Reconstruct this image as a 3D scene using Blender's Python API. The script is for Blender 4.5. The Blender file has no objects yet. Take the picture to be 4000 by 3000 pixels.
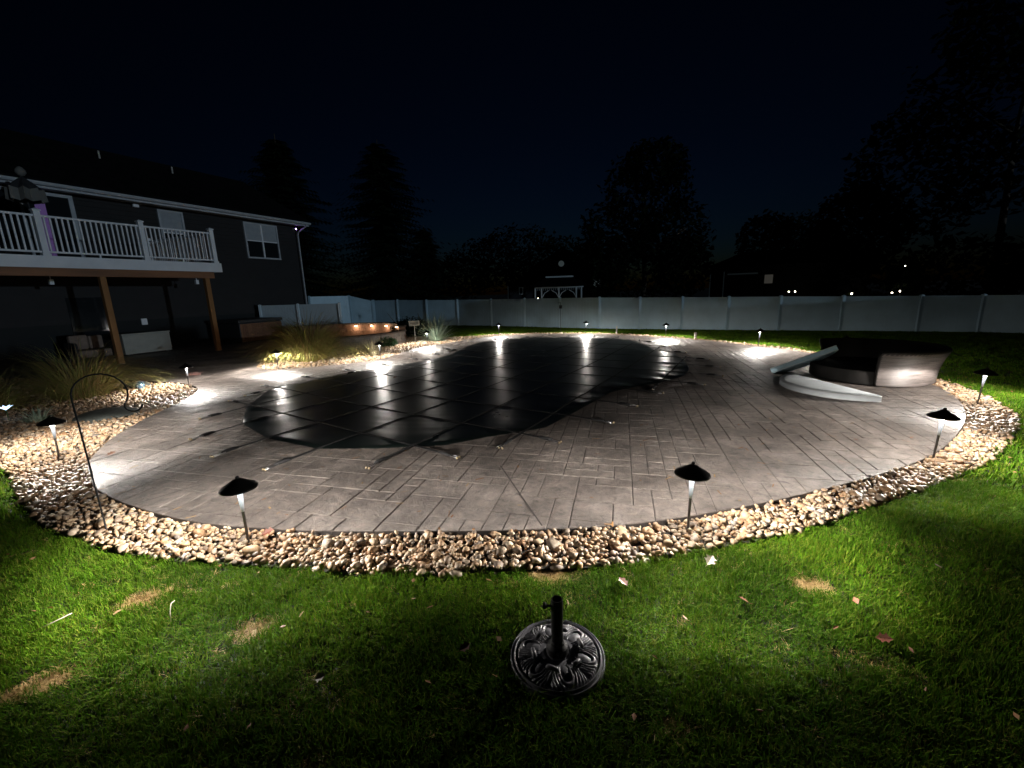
import bpy, bmesh, math, random
import numpy as np
from mathutils import Vector, Matrix, Euler
from mathutils.geometry import tessellate_polygon

R = math.radians
random.seed(7)
rng = np.random.default_rng(7)
S = bpy.context.scene
COL = S.collection
PI = math.pi

# ------------------------------------------------------------------ camera, sky, moon, exposure
cd = bpy.data.cameras.new('camera')
cam = bpy.data.objects.new('camera', cd)
COL.objects.link(cam)
cd.sensor_width = 36.0
cd.lens = 925 / 2212 * 36.0
cd.clip_start = 0.05
cd.clip_end = 2000
cam.matrix_world = (Matrix.Translation((0, 0, 1.8)) @ Matrix.Rotation(R(90 - 12.2), 4, 'X')
                    @ Matrix.Rotation(R(-1.8), 4, 'Z'))
S.camera = cam

w = bpy.data.worlds.new('World')
S.world = w
w.use_nodes = True
wn = w.node_tree
for n in list(wn.nodes):
    wn.nodes.remove(n)
sky = wn.nodes.new('ShaderNodeTexSky')
sky.sky_type = 'NISHITA'
sky.sun_disc = False
sky.sun_elevation = R(-4.5)
sky.sun_rotation = R(5)
sky.air_density = 1.0
sky.dust_density = 0.3
sky.ozone_density = 3.0
bg = wn.nodes.new('ShaderNodeBackground')
bg.inputs['Strength'].default_value = 0.09
wo = wn.nodes.new('ShaderNodeOutputWorld')
tint = wn.nodes.new('ShaderNodeMix')
tint.data_type = 'RGBA'
tint.blend_type = 'MULTIPLY'
tint.inputs[0].default_value = 1.0
tint.inputs[7].default_value = (0.36, 0.78, 0.76, 1)
wn.links.new(sky.outputs[0], tint.inputs[6])
wn.links.new(tint.outputs[2], bg.inputs['Color'])
wn.links.new(bg.outputs[0], wo.inputs['Surface'])

ml = bpy.data.lights.new('moon', 'SUN')            # unseen moon set low on the right; added side fence keeps the lawn shaded
ml.energy = 0.41
ml.angle = R(0.6)
ml.color = (0.62, 0.82, 1.0)
moon = bpy.data.objects.new('moon', ml)
COL.objects.link(moon)
mdir = Vector((-0.82, 0.57, -0.036))                # direction the light travels
moon.rotation_euler = mdir.to_track_quat('-Z', 'Y').to_euler()
moon.location = (40, -38, 4)

vs = S.view_settings
vs.view_transform = 'Standard'
vs.look = 'None'
vs.exposure = 0.0
vs.gamma = 1.0
vs.use_curve_mapping = False
S.display_settings.display_device = 'sRGB'
cy = S.cycles
cy.use_denoising = True
cy.max_bounces = 6
cy.diffuse_bounces = 3
cy.glossy_bounces = 3
cy.transmission_bounces = 4
cy.transparent_max_bounces = 8
cy.sample_clamp_indirect = 4.0
cy.caustics_reflective = False
cy.caustics_refractive = False

LAMP_W = 57.0


# ------------------------------------------------------------------ helpers
class MB:
    def __init__(s):
        s.v = []
        s.f = []

    def add(s, vs_, fs):
        b = len(s.v)
        s.v += [tuple(p) for p in vs_]
        s.f += [tuple(i + b for i in f) for f in fs]
        return s

    def box(s, x0, x1, y0, y1, z0, z1):
        v = [(x0, y0, z0), (x1, y0, z0), (x1, y1, z0), (x0, y1, z0), (x0, y0, z1), (x1, y0, z1), (x1, y1, z1), (x0, y1, z1)]
        return s.add(v, [(3, 2, 1, 0), (4, 5, 6, 7), (0, 1, 5, 4), (1, 2, 6, 5), (2, 3, 7, 6), (3, 0, 4, 7)])

    def bbox(s, x0, x1, y0, y1, z0, z1, b=0.01):
        """box with chamfered edges"""
        bm = bmesh.new()
        bmesh.ops.create_cube(bm, size=1)
        for q in bm.verts:
            q.co = ((x0 + x1) / 2 + q.co.x * (x1 - x0), (y0 + y1) / 2 + q.co.y * (y1 - y0), (z0 + z1) / 2 + q.co.z * (z1 - z0))
        bmesh.ops.bevel(bm, geom=list(bm.edges), offset=b, segments=2, affect='EDGES', profile=0.5)
        bm.verts.index_update()
        s.add([q.co[:] for q in bm.verts], [[q.index for q in f.verts] for f in bm.faces])
        bm.free()
        return s

    def tube(s, pts, r, n=8, caps=True):
        pts = [Vector(p) for p in pts]
        rr = r if hasattr(r, '__len__') else [r] * len(pts)
        rings = []
        prev = None
        for i, p in enumerate(pts):
            t = (pts[min(i + 1, len(pts) - 1)] - pts[max(i - 1, 0)]).normalized()
            if prev is None:
                a = t.cross(Vector((0.13, 0.2, 1)) if abs(t.z) < 0.9 else Vector((1, 0.1, 0.05))).normalized()
            else:
                a = (prev - t * prev.dot(t)).normalized()
            prev = a
            b = t.cross(a)
            rings.append([p + (a * math.cos(2 * PI * k / n) + b * math.sin(2 * PI * k / n)) * rr[i] for k in range(n)])
        vv = [q for rg in rings for q in rg]
        ff = []
        for i in range(len(pts) - 1):
            for k in range(n):
                ff.append((i * n + k, i * n + (k + 1) % n, (i + 1) * n + (k + 1) % n, (i + 1) * n + k))
        if caps:
            ff.append(tuple(range(n - 1, -1, -1)))
            ff.append(tuple((len(pts) - 1) * n + k for k in range(n)))
        return s.add(vv, ff)

    def lathe(s, prof, n=24, cx=0, cy_=0):
        vv = []
        ff = []
        for r, z in prof:
            vv += [(cx + r * math.cos(2 * PI * k / n), cy_ + r * math.sin(2 * PI * k / n), z) for k in range(n)]
        for i in range(len(prof) - 1):
            for k in range(n):
                ff.append((i * n + k, i * n + (k + 1) % n, (i + 1) * n + (k + 1) % n, (i + 1) * n + k))
        return s.add(vv, ff)

    def prism(s, poly, z0, z1):
        n = len(poly)
        vv = [(x, y, z0) for x, y in poly] + [(x, y, z1) for x, y in poly]
        ff = [(i, (i + 1) % n, n + (i + 1) % n, n + i) for i in range(n)]
        tri = tessellate_polygon([[Vector((x, y, 0)) for x, y in poly]])
        for t in tri:
            a, b, c = (Vector((*poly[i], 0)) for i in t)
            up = (b - a).cross(c - a).z > 0
            t = tuple(t) if up else tuple(reversed(t))
            ff.append(tuple(n + i for i in t))
            ff.append(tuple(reversed(t)))
        return s.add(vv, ff)

    def mesh(s, name, smooth=False):
        me = bpy.data.meshes.new(name)
        me.from_pydata(s.v, [], s.f)
        me.update()
        if smooth:
            me.polygons.foreach_set('use_smooth', [True] * len(me.polygons))
        return me

    def build(s, name, mat, parent=None, smooth=False, angle=None):
        return link(name, s.mesh(name, smooth), mat, parent, angle)


def link(name, me, mat, parent=None, angle=None):
    o = bpy.data.objects.new(name, me)
    COL.objects.link(o)
    if mat is not None and not len(me.materials):
        me.materials.append(mat)
    if angle is not None:
        me.polygons.foreach_set('use_smooth', [True] * len(me.polygons))
        me.set_sharp_from_angle(angle=R(angle))
    if parent is not None:
        o.parent = parent
    return o


def tag(o, label=None, cat=None, group=None, kind=None):
    if label:
        o['label'] = label
    if cat:
        o['category'] = cat
    if group:
        o['group'] = group
    if kind:
        o['kind'] = kind
    return o


def thing(name, label, cat, loc=(0, 0, 0), rz=0, group=None):
    o = bpy.data.objects.new(name, None)
    o.empty_display_size = 0.1
    COL.objects.link(o)
    o.location = loc
    o.rotation_euler = (0, 0, rz)
    return tag(o, label, cat, group)


def kids(o):
    return [c for c in bpy.data.objects if c.parent is o]


def dup(root, children, loc, rz=0, label=None):
    r = root.copy()
    COL.objects.link(r)
    r.location = loc
    r.rotation_euler = (0, 0, rz)
    if label:
        r['label'] = label
    for ch, sub in children:
        c = ch.copy()
        COL.objects.link(c)
        c.parent = r
        for g in sub:
            d = g.copy()
            COL.objects.link(d)
            d.parent = c
    return r


def inpoly(P, poly):
    x = P[:, 0]
    y = P[:, 1]
    q = np.array(poly)
    ins = np.zeros(len(P), bool)
    j = len(q) - 1
    for i in range(len(q)):
        xi, yi = q[i]
        xj, yj = q[j]
        c = ((yi > y) != (yj > y)) & (x < (xj - xi) * (y - yi) / (yj - yi + 1e-12) + xi)
        ins ^= c
        j = i
    return ins


def chaikin(p, it=2):
    p = [tuple(a) for a in p]
    for _ in range(it):
        q = []
        n = len(p)
        for i in range(n):
            a, b = p[i], p[(i + 1) % n]
            q.append((a[0] * .75 + b[0] * .25, a[1] * .75 + b[1] * .25))
            q.append((a[0] * .25 + b[0] * .75, a[1] * .25 + b[1] * .75))
        p = q
    return p


def area2(p):
    return 0.5 * sum(p[i][0] * p[(i + 1) % len(p)][1] - p[(i + 1) % len(p)][0] * p[i][1] for i in range(len(p)))


# ------------------------------------------------------------------ materials
def nodes_mat(name):
    m = bpy.data.materials.new(name)
    m.use_nodes = True
    nt = m.node_tree
    return m, nt, nt.nodes['Principled BSDF'], nt.nodes['Material Output']


def N(nt, t, **kw):
    n = nt.nodes.new(t)
    for k, v in kw.items():
        if k.startswith('i_'):
            n.inputs[k[2:].replace('_', ' ')].default_value = v
        else:
            setattr(n, k, v)
    return n


def ramp(nt, stops, fac):
    n = nt.nodes.new('ShaderNodeValToRGB')
    while len(n.color_ramp.elements) < len(stops):
        n.color_ramp.elements.new(0.5)
    for e, (p, c) in zip(n.color_ramp.elements, stops):
        e.position = p
        e.color = (*c, 1) if len(c) == 3 else c
    nt.links.new(fac, n.inputs[0])
    return n.outputs[0]


def mat(name, col, rough=0.6, metal=0.0, var=0.0, vscale=8.0, bump=0.0, bscale=60.0, spec=0.5, emit=None, estr=0.0, stretch=None):
    m, nt, p, out = nodes_mat(name)
    p.inputs['Roughness'].default_value = rough
    p.inputs['Metallic'].default_value = metal
    p.inputs['Specular IOR Level'].default_value = spec
    p.inputs['Base Color'].default_value = (*col, 1)
    if emit:
        p.inputs['Emission Color'].default_value = (*emit, 1)
        p.inputs['Emission Strength'].default_value = estr
    if var or bump:
        tc = N(nt, 'ShaderNodeTexCoord')
        src = tc.outputs['Object']
        if stretch:
            mp = N(nt, 'ShaderNodeMapping')
            mp.inputs['Scale'].default_value = stretch
            nt.links.new(src, mp.inputs[0])
            src = mp.outputs[0]
    if var:
        nz = N(nt, 'ShaderNodeTexNoise', i_Scale=vscale, i_Detail=5.0, i_Roughness=0.6)
        nt.links.new(src, nz.inputs['Vector'])
        lo = tuple(c * (1 - var) for c in col)
        hi = tuple(min(1, c * (1 + var)) for c in col)
        nt.links.new(ramp(nt, [(0.3, lo), (0.7, hi)], nz.outputs[0]), p.inputs['Base Color'])
        mr = N(nt, 'ShaderNodeMapRange')
        mr.inputs[3].default_value = max(0.05, rough - 0.1)
        mr.inputs[4].default_value = min(1, rough + 0.1)
        nt.links.new(nz.outputs[0], mr.inputs[0])
        nt.links.new(mr.outputs[0], p.inputs['Roughness'])
    if bump:
        nb = N(nt, 'ShaderNodeTexNoise', i_Scale=bscale, i_Detail=4.0)
        nt.links.new(src, nb.inputs['Vector'])
        b = N(nt, 'ShaderNodeBump', i_Strength=bump, i_Distance=0.02)
        nt.links.new(nb.outputs[0], b.inputs['Height'])
        nt.links.new(b.outputs[0], p.inputs['Normal'])
    return m


def m_patio():
    m, nt, p, out = nodes_mat('stamped_concrete')
    tc = N(nt, 'ShaderNodeTexCoord')
    oi = N(nt, 'ShaderNodeObjectInfo')
    ge = N(nt, 'ShaderNodeNewGeometry')
    n1 = N(nt, 'ShaderNodeTexNoise', i_Scale=1.3, i_Detail=6.0, i_Roughness=0.62)
    n2 = N(nt, 'ShaderNodeTexNoise', i_Scale=11.0, i_Detail=9.0, i_Roughness=0.75, i_Distortion=.5)
    n3 = N(nt, 'ShaderNodeTexNoise', i_Scale=8.0, i_Detail=12.0, i_Roughness=0.8, i_Distortion=.7)
    pos = ge.outputs['Position']
    for n in (n1, n2, n3):
        nt.links.new(pos, n.inputs['Vector'])
    c1 = ramp(nt, [(0.28, (0.070, 0.060, 0.054)), (0.5, (0.172, 0.150, 0.136)), (0.72, (0.310, 0.276, 0.252))], n1.outputs[0])
    c2 = ramp(nt, [(0.32, (0.34, 0.33, 0.34)), (0.47, (0.86, 0.85, 0.85)), (0.58, (1.08, 1.05, 1.03)), (0.70, (1.45, 1.40, 1.34))], n2.outputs[0])
    mx = N(nt, 'ShaderNodeMix', data_type='RGBA', blend_type='MULTIPLY')
    mx.inputs[0].default_value = 1.0
    nt.links.new(c1, mx.inputs[6])
    nt.links.new(c2, mx.inputs[7])
    # dark veins
    v = N(nt, 'ShaderNodeTexVoronoi', feature='DISTANCE_TO_EDGE', i_Scale=2.6)
    dn = N(nt, 'ShaderNodeVectorMath', operation='MULTIPLY_ADD')
    dn.inputs[1].default_value = (0.35, 0.35, 0.35)
    nt.links.new(n2.outputs['Color'], dn.inputs[0])
    nt.links.new(pos, dn.inputs[2])
    nt.links.new(dn.outputs[0], v.inputs['Vector'])
    vc = ramp(nt, [(0.0, (0.62, 0.60, 0.58)), (0.03, (1, 1, 1))], v.outputs['Distance'])
    mx2 = N(nt, 'ShaderNodeMix', data_type='RGBA', blend_type='MULTIPLY')
    mx2.inputs[0].default_value = 0.8
    nt.links.new(mx.outputs[2], mx2.inputs[6])
    nt.links.new(vc, mx2.inputs[7])
    nt.links.new(mx2.outputs[2], p.inputs['Base Color'])
    rr = N(nt, 'ShaderNodeMapRange')
    rr.inputs[3].default_value = 0.38
    rr.inputs[4].default_value = 0.68
    nt.links.new(n2.outputs[0], rr.inputs[0])
    nt.links.new(rr.outputs[0], p.inputs['Roughness'])
    p.inputs['Specular IOR Level'].default_value = 0.40
    ad = N(nt, 'ShaderNodeMath', operation='MULTIPLY_ADD')
    ad.inputs[1].default_value = 0.35
    nt.links.new(n2.outputs[0], ad.inputs[0])
    nt.links.new(n3.outputs[0], ad.inputs[2])
    b = N(nt, 'ShaderNodeBump', i_Strength=0.9, i_Distance=0.045)
    nt.links.new(ad.outputs[0], b.inputs['Height'])
    nt.links.new(b.outputs[0], p.inputs['Normal'])
    return m


def m_island(name, cols, rough=0.6, bump=0.3, bscale=90.0, nscale=40.0, spec=0.4):
    """colour picked per piece: works for single objects, instances and joined pieces"""
    m, nt, p, out = nodes_mat(name)
    oi = N(nt, 'ShaderNodeObjectInfo')
    ge = N(nt, 'ShaderNodeNewGeometry')
    a = N(nt, 'ShaderNodeMath', operation='ADD')
    nt.links.new(oi.outputs['Random'], a.inputs[0])
    nt.links.new(ge.outputs['Random Per Island'], a.inputs[1])
    fr = N(nt, 'ShaderNodeMath', operation='FRACT')
    nt.links.new(a.outputs[0], fr.inputs[0])
    k = len(cols)
    base = ramp(nt, [(i / max(1, k - 1), c) for i, c in enumerate(cols)], fr.outputs[0])
    nz = N(nt, 'ShaderNodeTexNoise', i_Scale=nscale, i_Detail=5.0, i_Roughness=0.65)
    nt.links.new(ge.outputs['Position'], nz.inputs['Vector'])
    c2 = ramp(nt, [(0.3, (0.68, 0.66, 0.62)), (0.7, (1.15, 1.13, 1.1))], nz.outputs[0])
    mx = N(nt, 'ShaderNodeMix', data_type='RGBA', blend_type='MULTIPLY')
    mx.inputs[0].default_value = 1.0
    nt.links.new(base, mx.inputs[6])
    nt.links.new(c2, mx.inputs[7])
    nt.links.new(mx.outputs[2], p.inputs['Base Color'])
    p.inputs['Roughness'].default_value = rough
    p.inputs['Specular IOR Level'].default_value = spec
    nb = N(nt, 'ShaderNodeTexNoise', i_Scale=bscale, i_Detail=4.0)
    nt.links.new(ge.outputs['Position'], nb.inputs['Vector'])
    b = N(nt, 'ShaderNodeBump', i_Strength=bump, i_Distance=0.006)
    nt.links.new(nb.outputs[0], b.inputs['Height'])
    nt.links.new(b.outputs[0], p.inputs['Normal'])
    return m


def m_blade(name, cols, trans=0.35, rough=0.6, spec=0.15, patch=None):
    m, nt, p, out = nodes_mat(name)
    oi = N(nt, 'ShaderNodeObjectInfo')
    ge = N(nt, 'ShaderNodeNewGeometry')
    a = N(nt, 'ShaderNodeMath', operation='ADD')
    nt.links.new(oi.outputs['Random'], a.inputs[0])
    nt.links.new(ge.outputs['Random Per Island'], a.inputs[1])
    fr = N(nt, 'ShaderNodeMath', operation='FRACT')
    nt.links.new(a.outputs[0], fr.inputs[0])
    base = ramp(nt, [(i / max(1, len(cols) - 1), c) for i, c in enumerate(cols)], fr.outputs[0])
    if patch:
        nz = N(nt, 'ShaderNodeTexNoise', i_Scale=1.6, i_Detail=4.0)
        nt.links.new(ge.outputs['Position'], nz.inputs['Vector'])
        pf = ramp(nt, [(0.35, (0.62, 0.66, 0.7)), (0.65, (1.2, 1.12, 0.95))], nz.outputs[0])
        mx = N(nt, 'ShaderNodeMix', data_type='RGBA', blend_type='MULTIPLY')
        mx.inputs[0].default_value = 1.0
        nt.links.new(base, mx.inputs[6])
        nt.links.new(pf, mx.inputs[7])
        base = mx.outputs[2]
    nt.links.new(base, p.inputs['Base Color'])
    p.inputs['Roughness'].default_value = rough
    p.inputs['Specular IOR Level'].default_value = spec
    tr = N(nt, 'ShaderNodeBsdfTranslucent')
    nt.links.new(base, tr.inputs['Color'])
    ms = N(nt, 'ShaderNodeMixShader')
    ms.inputs[0].default_value = trans
    nt.links.new(p.outputs[0], ms.inputs[1])
    nt.links.new(tr.outputs[0], ms.inputs[2])
    nt.links.new(ms.outputs[0], out.inputs['Surface'])
    return m


def m_emit(name, col, s):
    m, nt, p, out = nodes_mat(name)
    p.inputs['Base Color'].default_value = (0.8, 0.8, 0.8, 1)
    p.inputs['Emission Color'].default_value = (*col, 1)
    p.inputs['Emission Strength'].default_value = s
    return m


M = {}
M['patio'] = m_patio()
M['joint'] = mat('joint_concrete', (0.055, 0.047, 0.044), 0.75, var=0.3, bump=0.4)
M['soil'] = mat('dark_soil', (0.014, 0.011, 0.008), 0.95, var=0.4, vscale=20, bump=0.6)
M['lawnsoil'] = mat('lawn_soil', (0.010, 0.012, 0.005), 0.95, var=0.5, vscale=3, bump=0.6)
M['stone'] = m_island('river_stone', [(0.22, 0.13, 0.072), (0.38, 0.265, 0.16), (0.45, 0.35, 0.24), (0.31, 0.18, 0.10), (0.52, 0.44, 0.34), (0.24, 0.175, 0.125), (0.42, 0.27, 0.155), (0.13, 0.115, 0.105), (0.43, 0.32, 0.21), (0.30, 0.27, 0.245)], 0.55)
M['grass'] = m_blade('lawn_grass', [(0.040, 0.108, 0.006), (0.070, 0.172, 0.009), (0.052, 0.138, 0.007), (0.104, 0.218, 0.013), (0.17, 0.20, 0.035), (0.034, 0.090, 0.008)], 0.22, rough=0.85, spec=0.04, patch=True)
M['straw'] = m_blade('dry_grass', [(0.38, 0.25, 0.105), (0.48, 0.34, 0.16), (0.28, 0.175, 0.08)], 0.2)
M['orn'] = m_blade('ornamental_grass', [(0.30, 0.33, 0.08), (0.42, 0.38, 0.13), (0.22, 0.27, 0.06), (0.44, 0.32, 0.14), (0.32, 0.19, 0.09)], 0.25)
M['orn_red'] = m_blade('red_ornamental_grass', [(0.17, 0.07, 0.04), (0.24, 0.12, 0.06), (0.11, 0.055, 0.03)], 0.25)
M['plume'] = m_blade('grass_plume', [(0.16, 0.10, 0.07), (0.22, 0.12, 0.09)], 0.3)
M['oat'] = m_blade('blue_grass', [(0.28, 0.36, 0.28), (0.38, 0.44, 0.33), (0.20, 0.29, 0.22)], 0.15)
M['tan'] = m_blade('tan_grass', [(0.38, 0.32, 0.20), (0.28, 0.26, 0.16)], 0.2)
M['bush'] = m_blade('bush_leaf', [(0.03, 0.075, 0.03), (0.05, 0.11, 0.045), (0.02, 0.05, 0.022)], 0.2)
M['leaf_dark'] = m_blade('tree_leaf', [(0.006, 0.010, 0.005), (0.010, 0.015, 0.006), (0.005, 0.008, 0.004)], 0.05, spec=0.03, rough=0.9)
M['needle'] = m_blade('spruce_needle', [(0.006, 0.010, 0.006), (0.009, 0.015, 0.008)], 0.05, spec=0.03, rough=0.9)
M['bark'] = mat('bark', (0.07, 0.05, 0.035), 0.9, var=0.4, vscale=6, bump=0.8, bscale=20)
M['bronze'] = mat('dark_bronze_metal', (0.018, 0.014, 0.012), 0.42, metal=0.3, var=0.25, vscale=30, bump=0.05, bscale=200)
M['stem'] = mat('stem_metal', (0.10, 0.095, 0.10), 0.45, metal=0.3, var=0.25, vscale=40, bump=0.05, bscale=200)
M['frost'] = mat('frosted_diffuser', (0.70, 0.72, 0.76), 0.5)
_nt = M['frost'].node_tree                       # the glow fades down the frosted sleeve
_tc = N(_nt, 'ShaderNodeTexCoord')
_sx = N(_nt, 'ShaderNodeSeparateXYZ')
_mr = N(_nt, 'ShaderNodeMapRange')
_mr.inputs[1].default_value = .30
_mr.inputs[2].default_value = .45
_mr.inputs[4].default_value = 1.5
_nt.links.new(_tc.outputs['Object'], _sx.inputs[0])
_nt.links.new(_sx.outputs['Z'], _mr.inputs[0])
_pb = _nt.nodes['Principled BSDF']
_pb.inputs['Emission Color'].default_value = (.82, .90, 1.0, 1)
_nt.links.new(_mr.outputs[0], _pb.inputs['Emission Strength'])
M['lens'] = m_emit('lamp_lens', (1.0, 0.90, 0.78), 6.0)
M['black'] = mat('black_iron', (0.006, 0.006, 0.007), 0.6, var=0.3, vscale=30, bump=0.1, bscale=150)
M['resin'] = mat('black_resin', (0.15, 0.15, 0.165), 0.34, var=0.25, vscale=14, bump=0.10, bscale=180, spec=0.6)
M['vinyl'] = mat('night_blue_vinyl', (0.40, 0.56, 0.65), 0.45, var=0.16, vscale=.9)  # white vinyl with the blue of the night light put into its colour
M['trim_dimmed'] = mat('dimmed_white_trim', (0.40, 0.41, 0.43), 0.6, var=0.15, vscale=3)  # white trim of the house, darkened in its colour to stand for dimmer light
M['vinyl_lit'] = mat('lit_vinyl', (0.66, 0.78, 0.84), 0.45, var=0.05, vscale=2)  # brighter copy of the fence vinyl; stronger light on the house run put in
M['trim'] = mat('white_trim', (0.76, 0.76, 0.78), 0.5, var=0.06, vscale=3)
M['siding'] = mat('dark_grey_siding', (0.030, 0.028, 0.028), 0.75, spec=0.15, var=0.1, vscale=4)
M['found'] = mat('foundation', (0.008, 0.009, 0.009), 0.85, var=0.2, vscale=4, bump=0.3)
M['roof'] = m_island('roof_shingle', [(0.008, 0.008, 0.009), (0.014, 0.014, 0.014), (0.010, 0.010, 0.010)], 0.95, spec=0.05)
M['wood'] = mat('treated_wood', (0.27, 0.12, 0.036), 0.7, var=0.3, vscale=3, bump=0.2, bscale=10, stretch=(1, 1, 0.15))
M['beamwood'] = mat('stained_beam', (0.23, 0.10, 0.045), 0.7, var=0.3, vscale=4, bump=0.2, bscale=10, stretch=(0.15, 1, 1))
M['deckboard'] = mat('deck_board', (0.17, 0.15, 0.14), 0.7, var=0.2, vscale=6)
M['glass'] = mat('window_glass', (0.012, 0.014, 0.016), 0.06, spec=0.6)
M['blind'] = mat('window_blind', (0.30, 0.32, 0.34), 0.8, var=0.1)
M['curtain'] = mat('purple_lit_curtain', (0.35, 0.22, 0.45), 0.9, emit=(0.20, 0.07, 0.34), estr=0.10)
M['wicker'] = mat('brown_wicker', (0.085, 0.072, 0.068), 0.42, var=0.6, vscale=3.0, bump=0.3, bscale=40, stretch=(1.2, 1.2, 16))
M['wicker_dark_shaded'] = mat('dark_shaded_wicker', (0.009, 0.007, 0.006), 0.7, var=0.4, vscale=9, bump=0.3, bscale=120)  # brown wicker with the daybed's inner shade put in; also armchair frame
M['cushion'] = mat('pale_cushion', (0.80, 0.86, 0.90), 0.85, var=0.08, vscale=5, bump=0.12, bscale=220)
M['cushion_blue'] = mat('pale_blue_cushion', (0.48, 0.68, 0.78), 0.85, var=0.08, vscale=5, bump=0.12, bscale=220)
M['cushion_dark'] = mat('cushion_dark_cloth', (0.015, 0.015, 0.017), 0.9)  # near-black on the upward faces of the tilted cushion
M['piping'] = mat('cushion_piping', (0.72, 0.75, 0.76), 0.8)
M['block'] = m_island('wall_block_stone', [(0.16, 0.14, 0.125), (0.22, 0.19, 0.165), (0.13, 0.115, 0.105), (0.19, 0.15, 0.125)], 0.85, bump=0.8, bscale=30, nscale=14)
M['block_red'] = m_island('red_brown_block', [(0.20, 0.115, 0.08), (0.25, 0.15, 0.105), (0.155, 0.09, 0.065)], 0.85, bump=0.8, bscale=30, nscale=14)
M['cap'] = m_island('wall_cap_stone', [(0.10, 0.075, 0.06), (0.13, 0.09, 0.07)], 0.8, bump=0.6, bscale=30)
M['warm_lens'] = m_emit('warm_lens', (1.0, 0.66, 0.38), 25.0)
M['white_box'] = mat('pale_box_plastic', (0.31, 0.30, 0.26), 0.6, var=0.1, vscale=4)
M['tan_fabric'] = mat('tan_fabric', (0.19, 0.135, 0.105), 0.9, var=0.3, vscale=6, bump=0.2)
M['tubwood'] = m_island('hot_tub_slat', [(0.20, 0.085, 0.045), (0.26, 0.12, 0.06), (0.16, 0.065, 0.035)], 0.6)
M['tubcover'] = mat('hot_tub_cover', (0.03, 0.028, 0.028), 0.6, var=0.2)
M['brass'] = mat('brass_anchor', (0.42, 0.34, 0.22), 0.4, metal=1.0, var=0.2, vscale=60)
M['spring'] = mat('spring_steel', (0.42, 0.42, 0.44), 0.3, metal=1.0)
M['strap'] = mat('black_strap', (0.008, 0.008, 0.009), 0.75, bump=0.3, bscale=300)
M['signface'] = mat('sign_face', (0.62, 0.55, 0.42), 0.7, var=0.1, vscale=10)
M['ink'] = mat('sign_ink', (0.06, 0.05, 0.045), 0.8)
M['stake'] = mat('weathered_stake', (0.42, 0.38, 0.34), 0.8, var=0.3, vscale=12, bump=0.3)
M['leaf'] = m_island('fallen_leaf', [(0.14, 0.05, 0.02), (0.19, 0.08, 0.035), (0.10, 0.035, 0.018)], 0.6)
M['leaf_red'] = m_island('red_fallen_leaf', [(0.15, 0.045, 0.025), (0.12, 0.035, 0.02)], 0.6)
M['leaf_pale'] = m_island('pale_fallen_leaf', [(0.42, 0.38, 0.30), (0.36, 0.32, 0.26)], 0.6)
M['litter'] = m_island('leaf_litter', [(0.30, 0.16, 0.06), (0.20, 0.09, 0.04), (0.36, 0.25, 0.12)], 0.7)
M['rock'] = mat('grey_green_rock', (0.075, 0.085, 0.078), 0.8, var=0.3, vscale=12, bump=0.6, bscale=40)
M['canopy'] = mat('umbrella_canopy', (0.02, 0.02, 0.022), 0.85)
M['valance'] = mat('umbrella_valance', (0.15, 0.14, 0.125), 0.85, var=0.1)
M['nb_wall'] = mat('neighbour_siding', (0.012, 0.014, 0.018), 0.8, var=0.15)
M['nb_white'] = mat('neighbour_trim_glow', (0.55, 0.6, 0.62), 0.7, emit=(0.5, 0.75, 0.85), estr=0.006)  # trim is no lamp; a faint glow is added to it
M['nb_roof'] = mat('neighbour_roof', (0.008, 0.008, 0.009), 0.95, spec=0.05, var=0.2)


def m_cover():
    m, nt, p, out = nodes_mat('pool_cover_mesh')
    ge = N(nt, 'ShaderNodeNewGeometry')
    nz = N(nt, 'ShaderNodeTexNoise', i_Scale=1.4, i_Detail=6.0, i_Roughness=0.65)
    nt.links.new(ge.outputs['Position'], nz.inputs['Vector'])
    nt.links.new(ramp(nt, [(0.3, (0.003, 0.006, 0.006)), (0.55, (0.006, 0.010, 0.009)), (0.75, (0.014, 0.017, 0.015))], nz.outputs[0]), p.inputs['Base Color'])
    mr = N(nt, 'ShaderNodeMapRange')
    mr.inputs[1].default_value = 0.3
    mr.inputs[2].default_value = 0.7
    mr.inputs[3].default_value = 0.27
    mr.inputs[4].default_value = 0.35
    nt.links.new(nz.outputs[0], mr.inputs[0])
    nt.links.new(mr.outputs[0], p.inputs['Roughness'])
    p.inputs['Specular IOR Level'].default_value = 0.75
    n2 = N(nt, 'ShaderNodeTexNoise', i_Scale=3.0, i_Detail=3.0)
    nt.links.new(ge.outputs['Position'], n2.inputs['Vector'])
    b = N(nt, 'ShaderNodeBump', i_Strength=0.10, i_Distance=0.02)
    nt.links.new(n2.outputs[0], b.inputs['Height'])
    nt.links.new(b.outputs[0], p.inputs['Normal'])
    return m


M['cover'] = m_cover()

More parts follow.
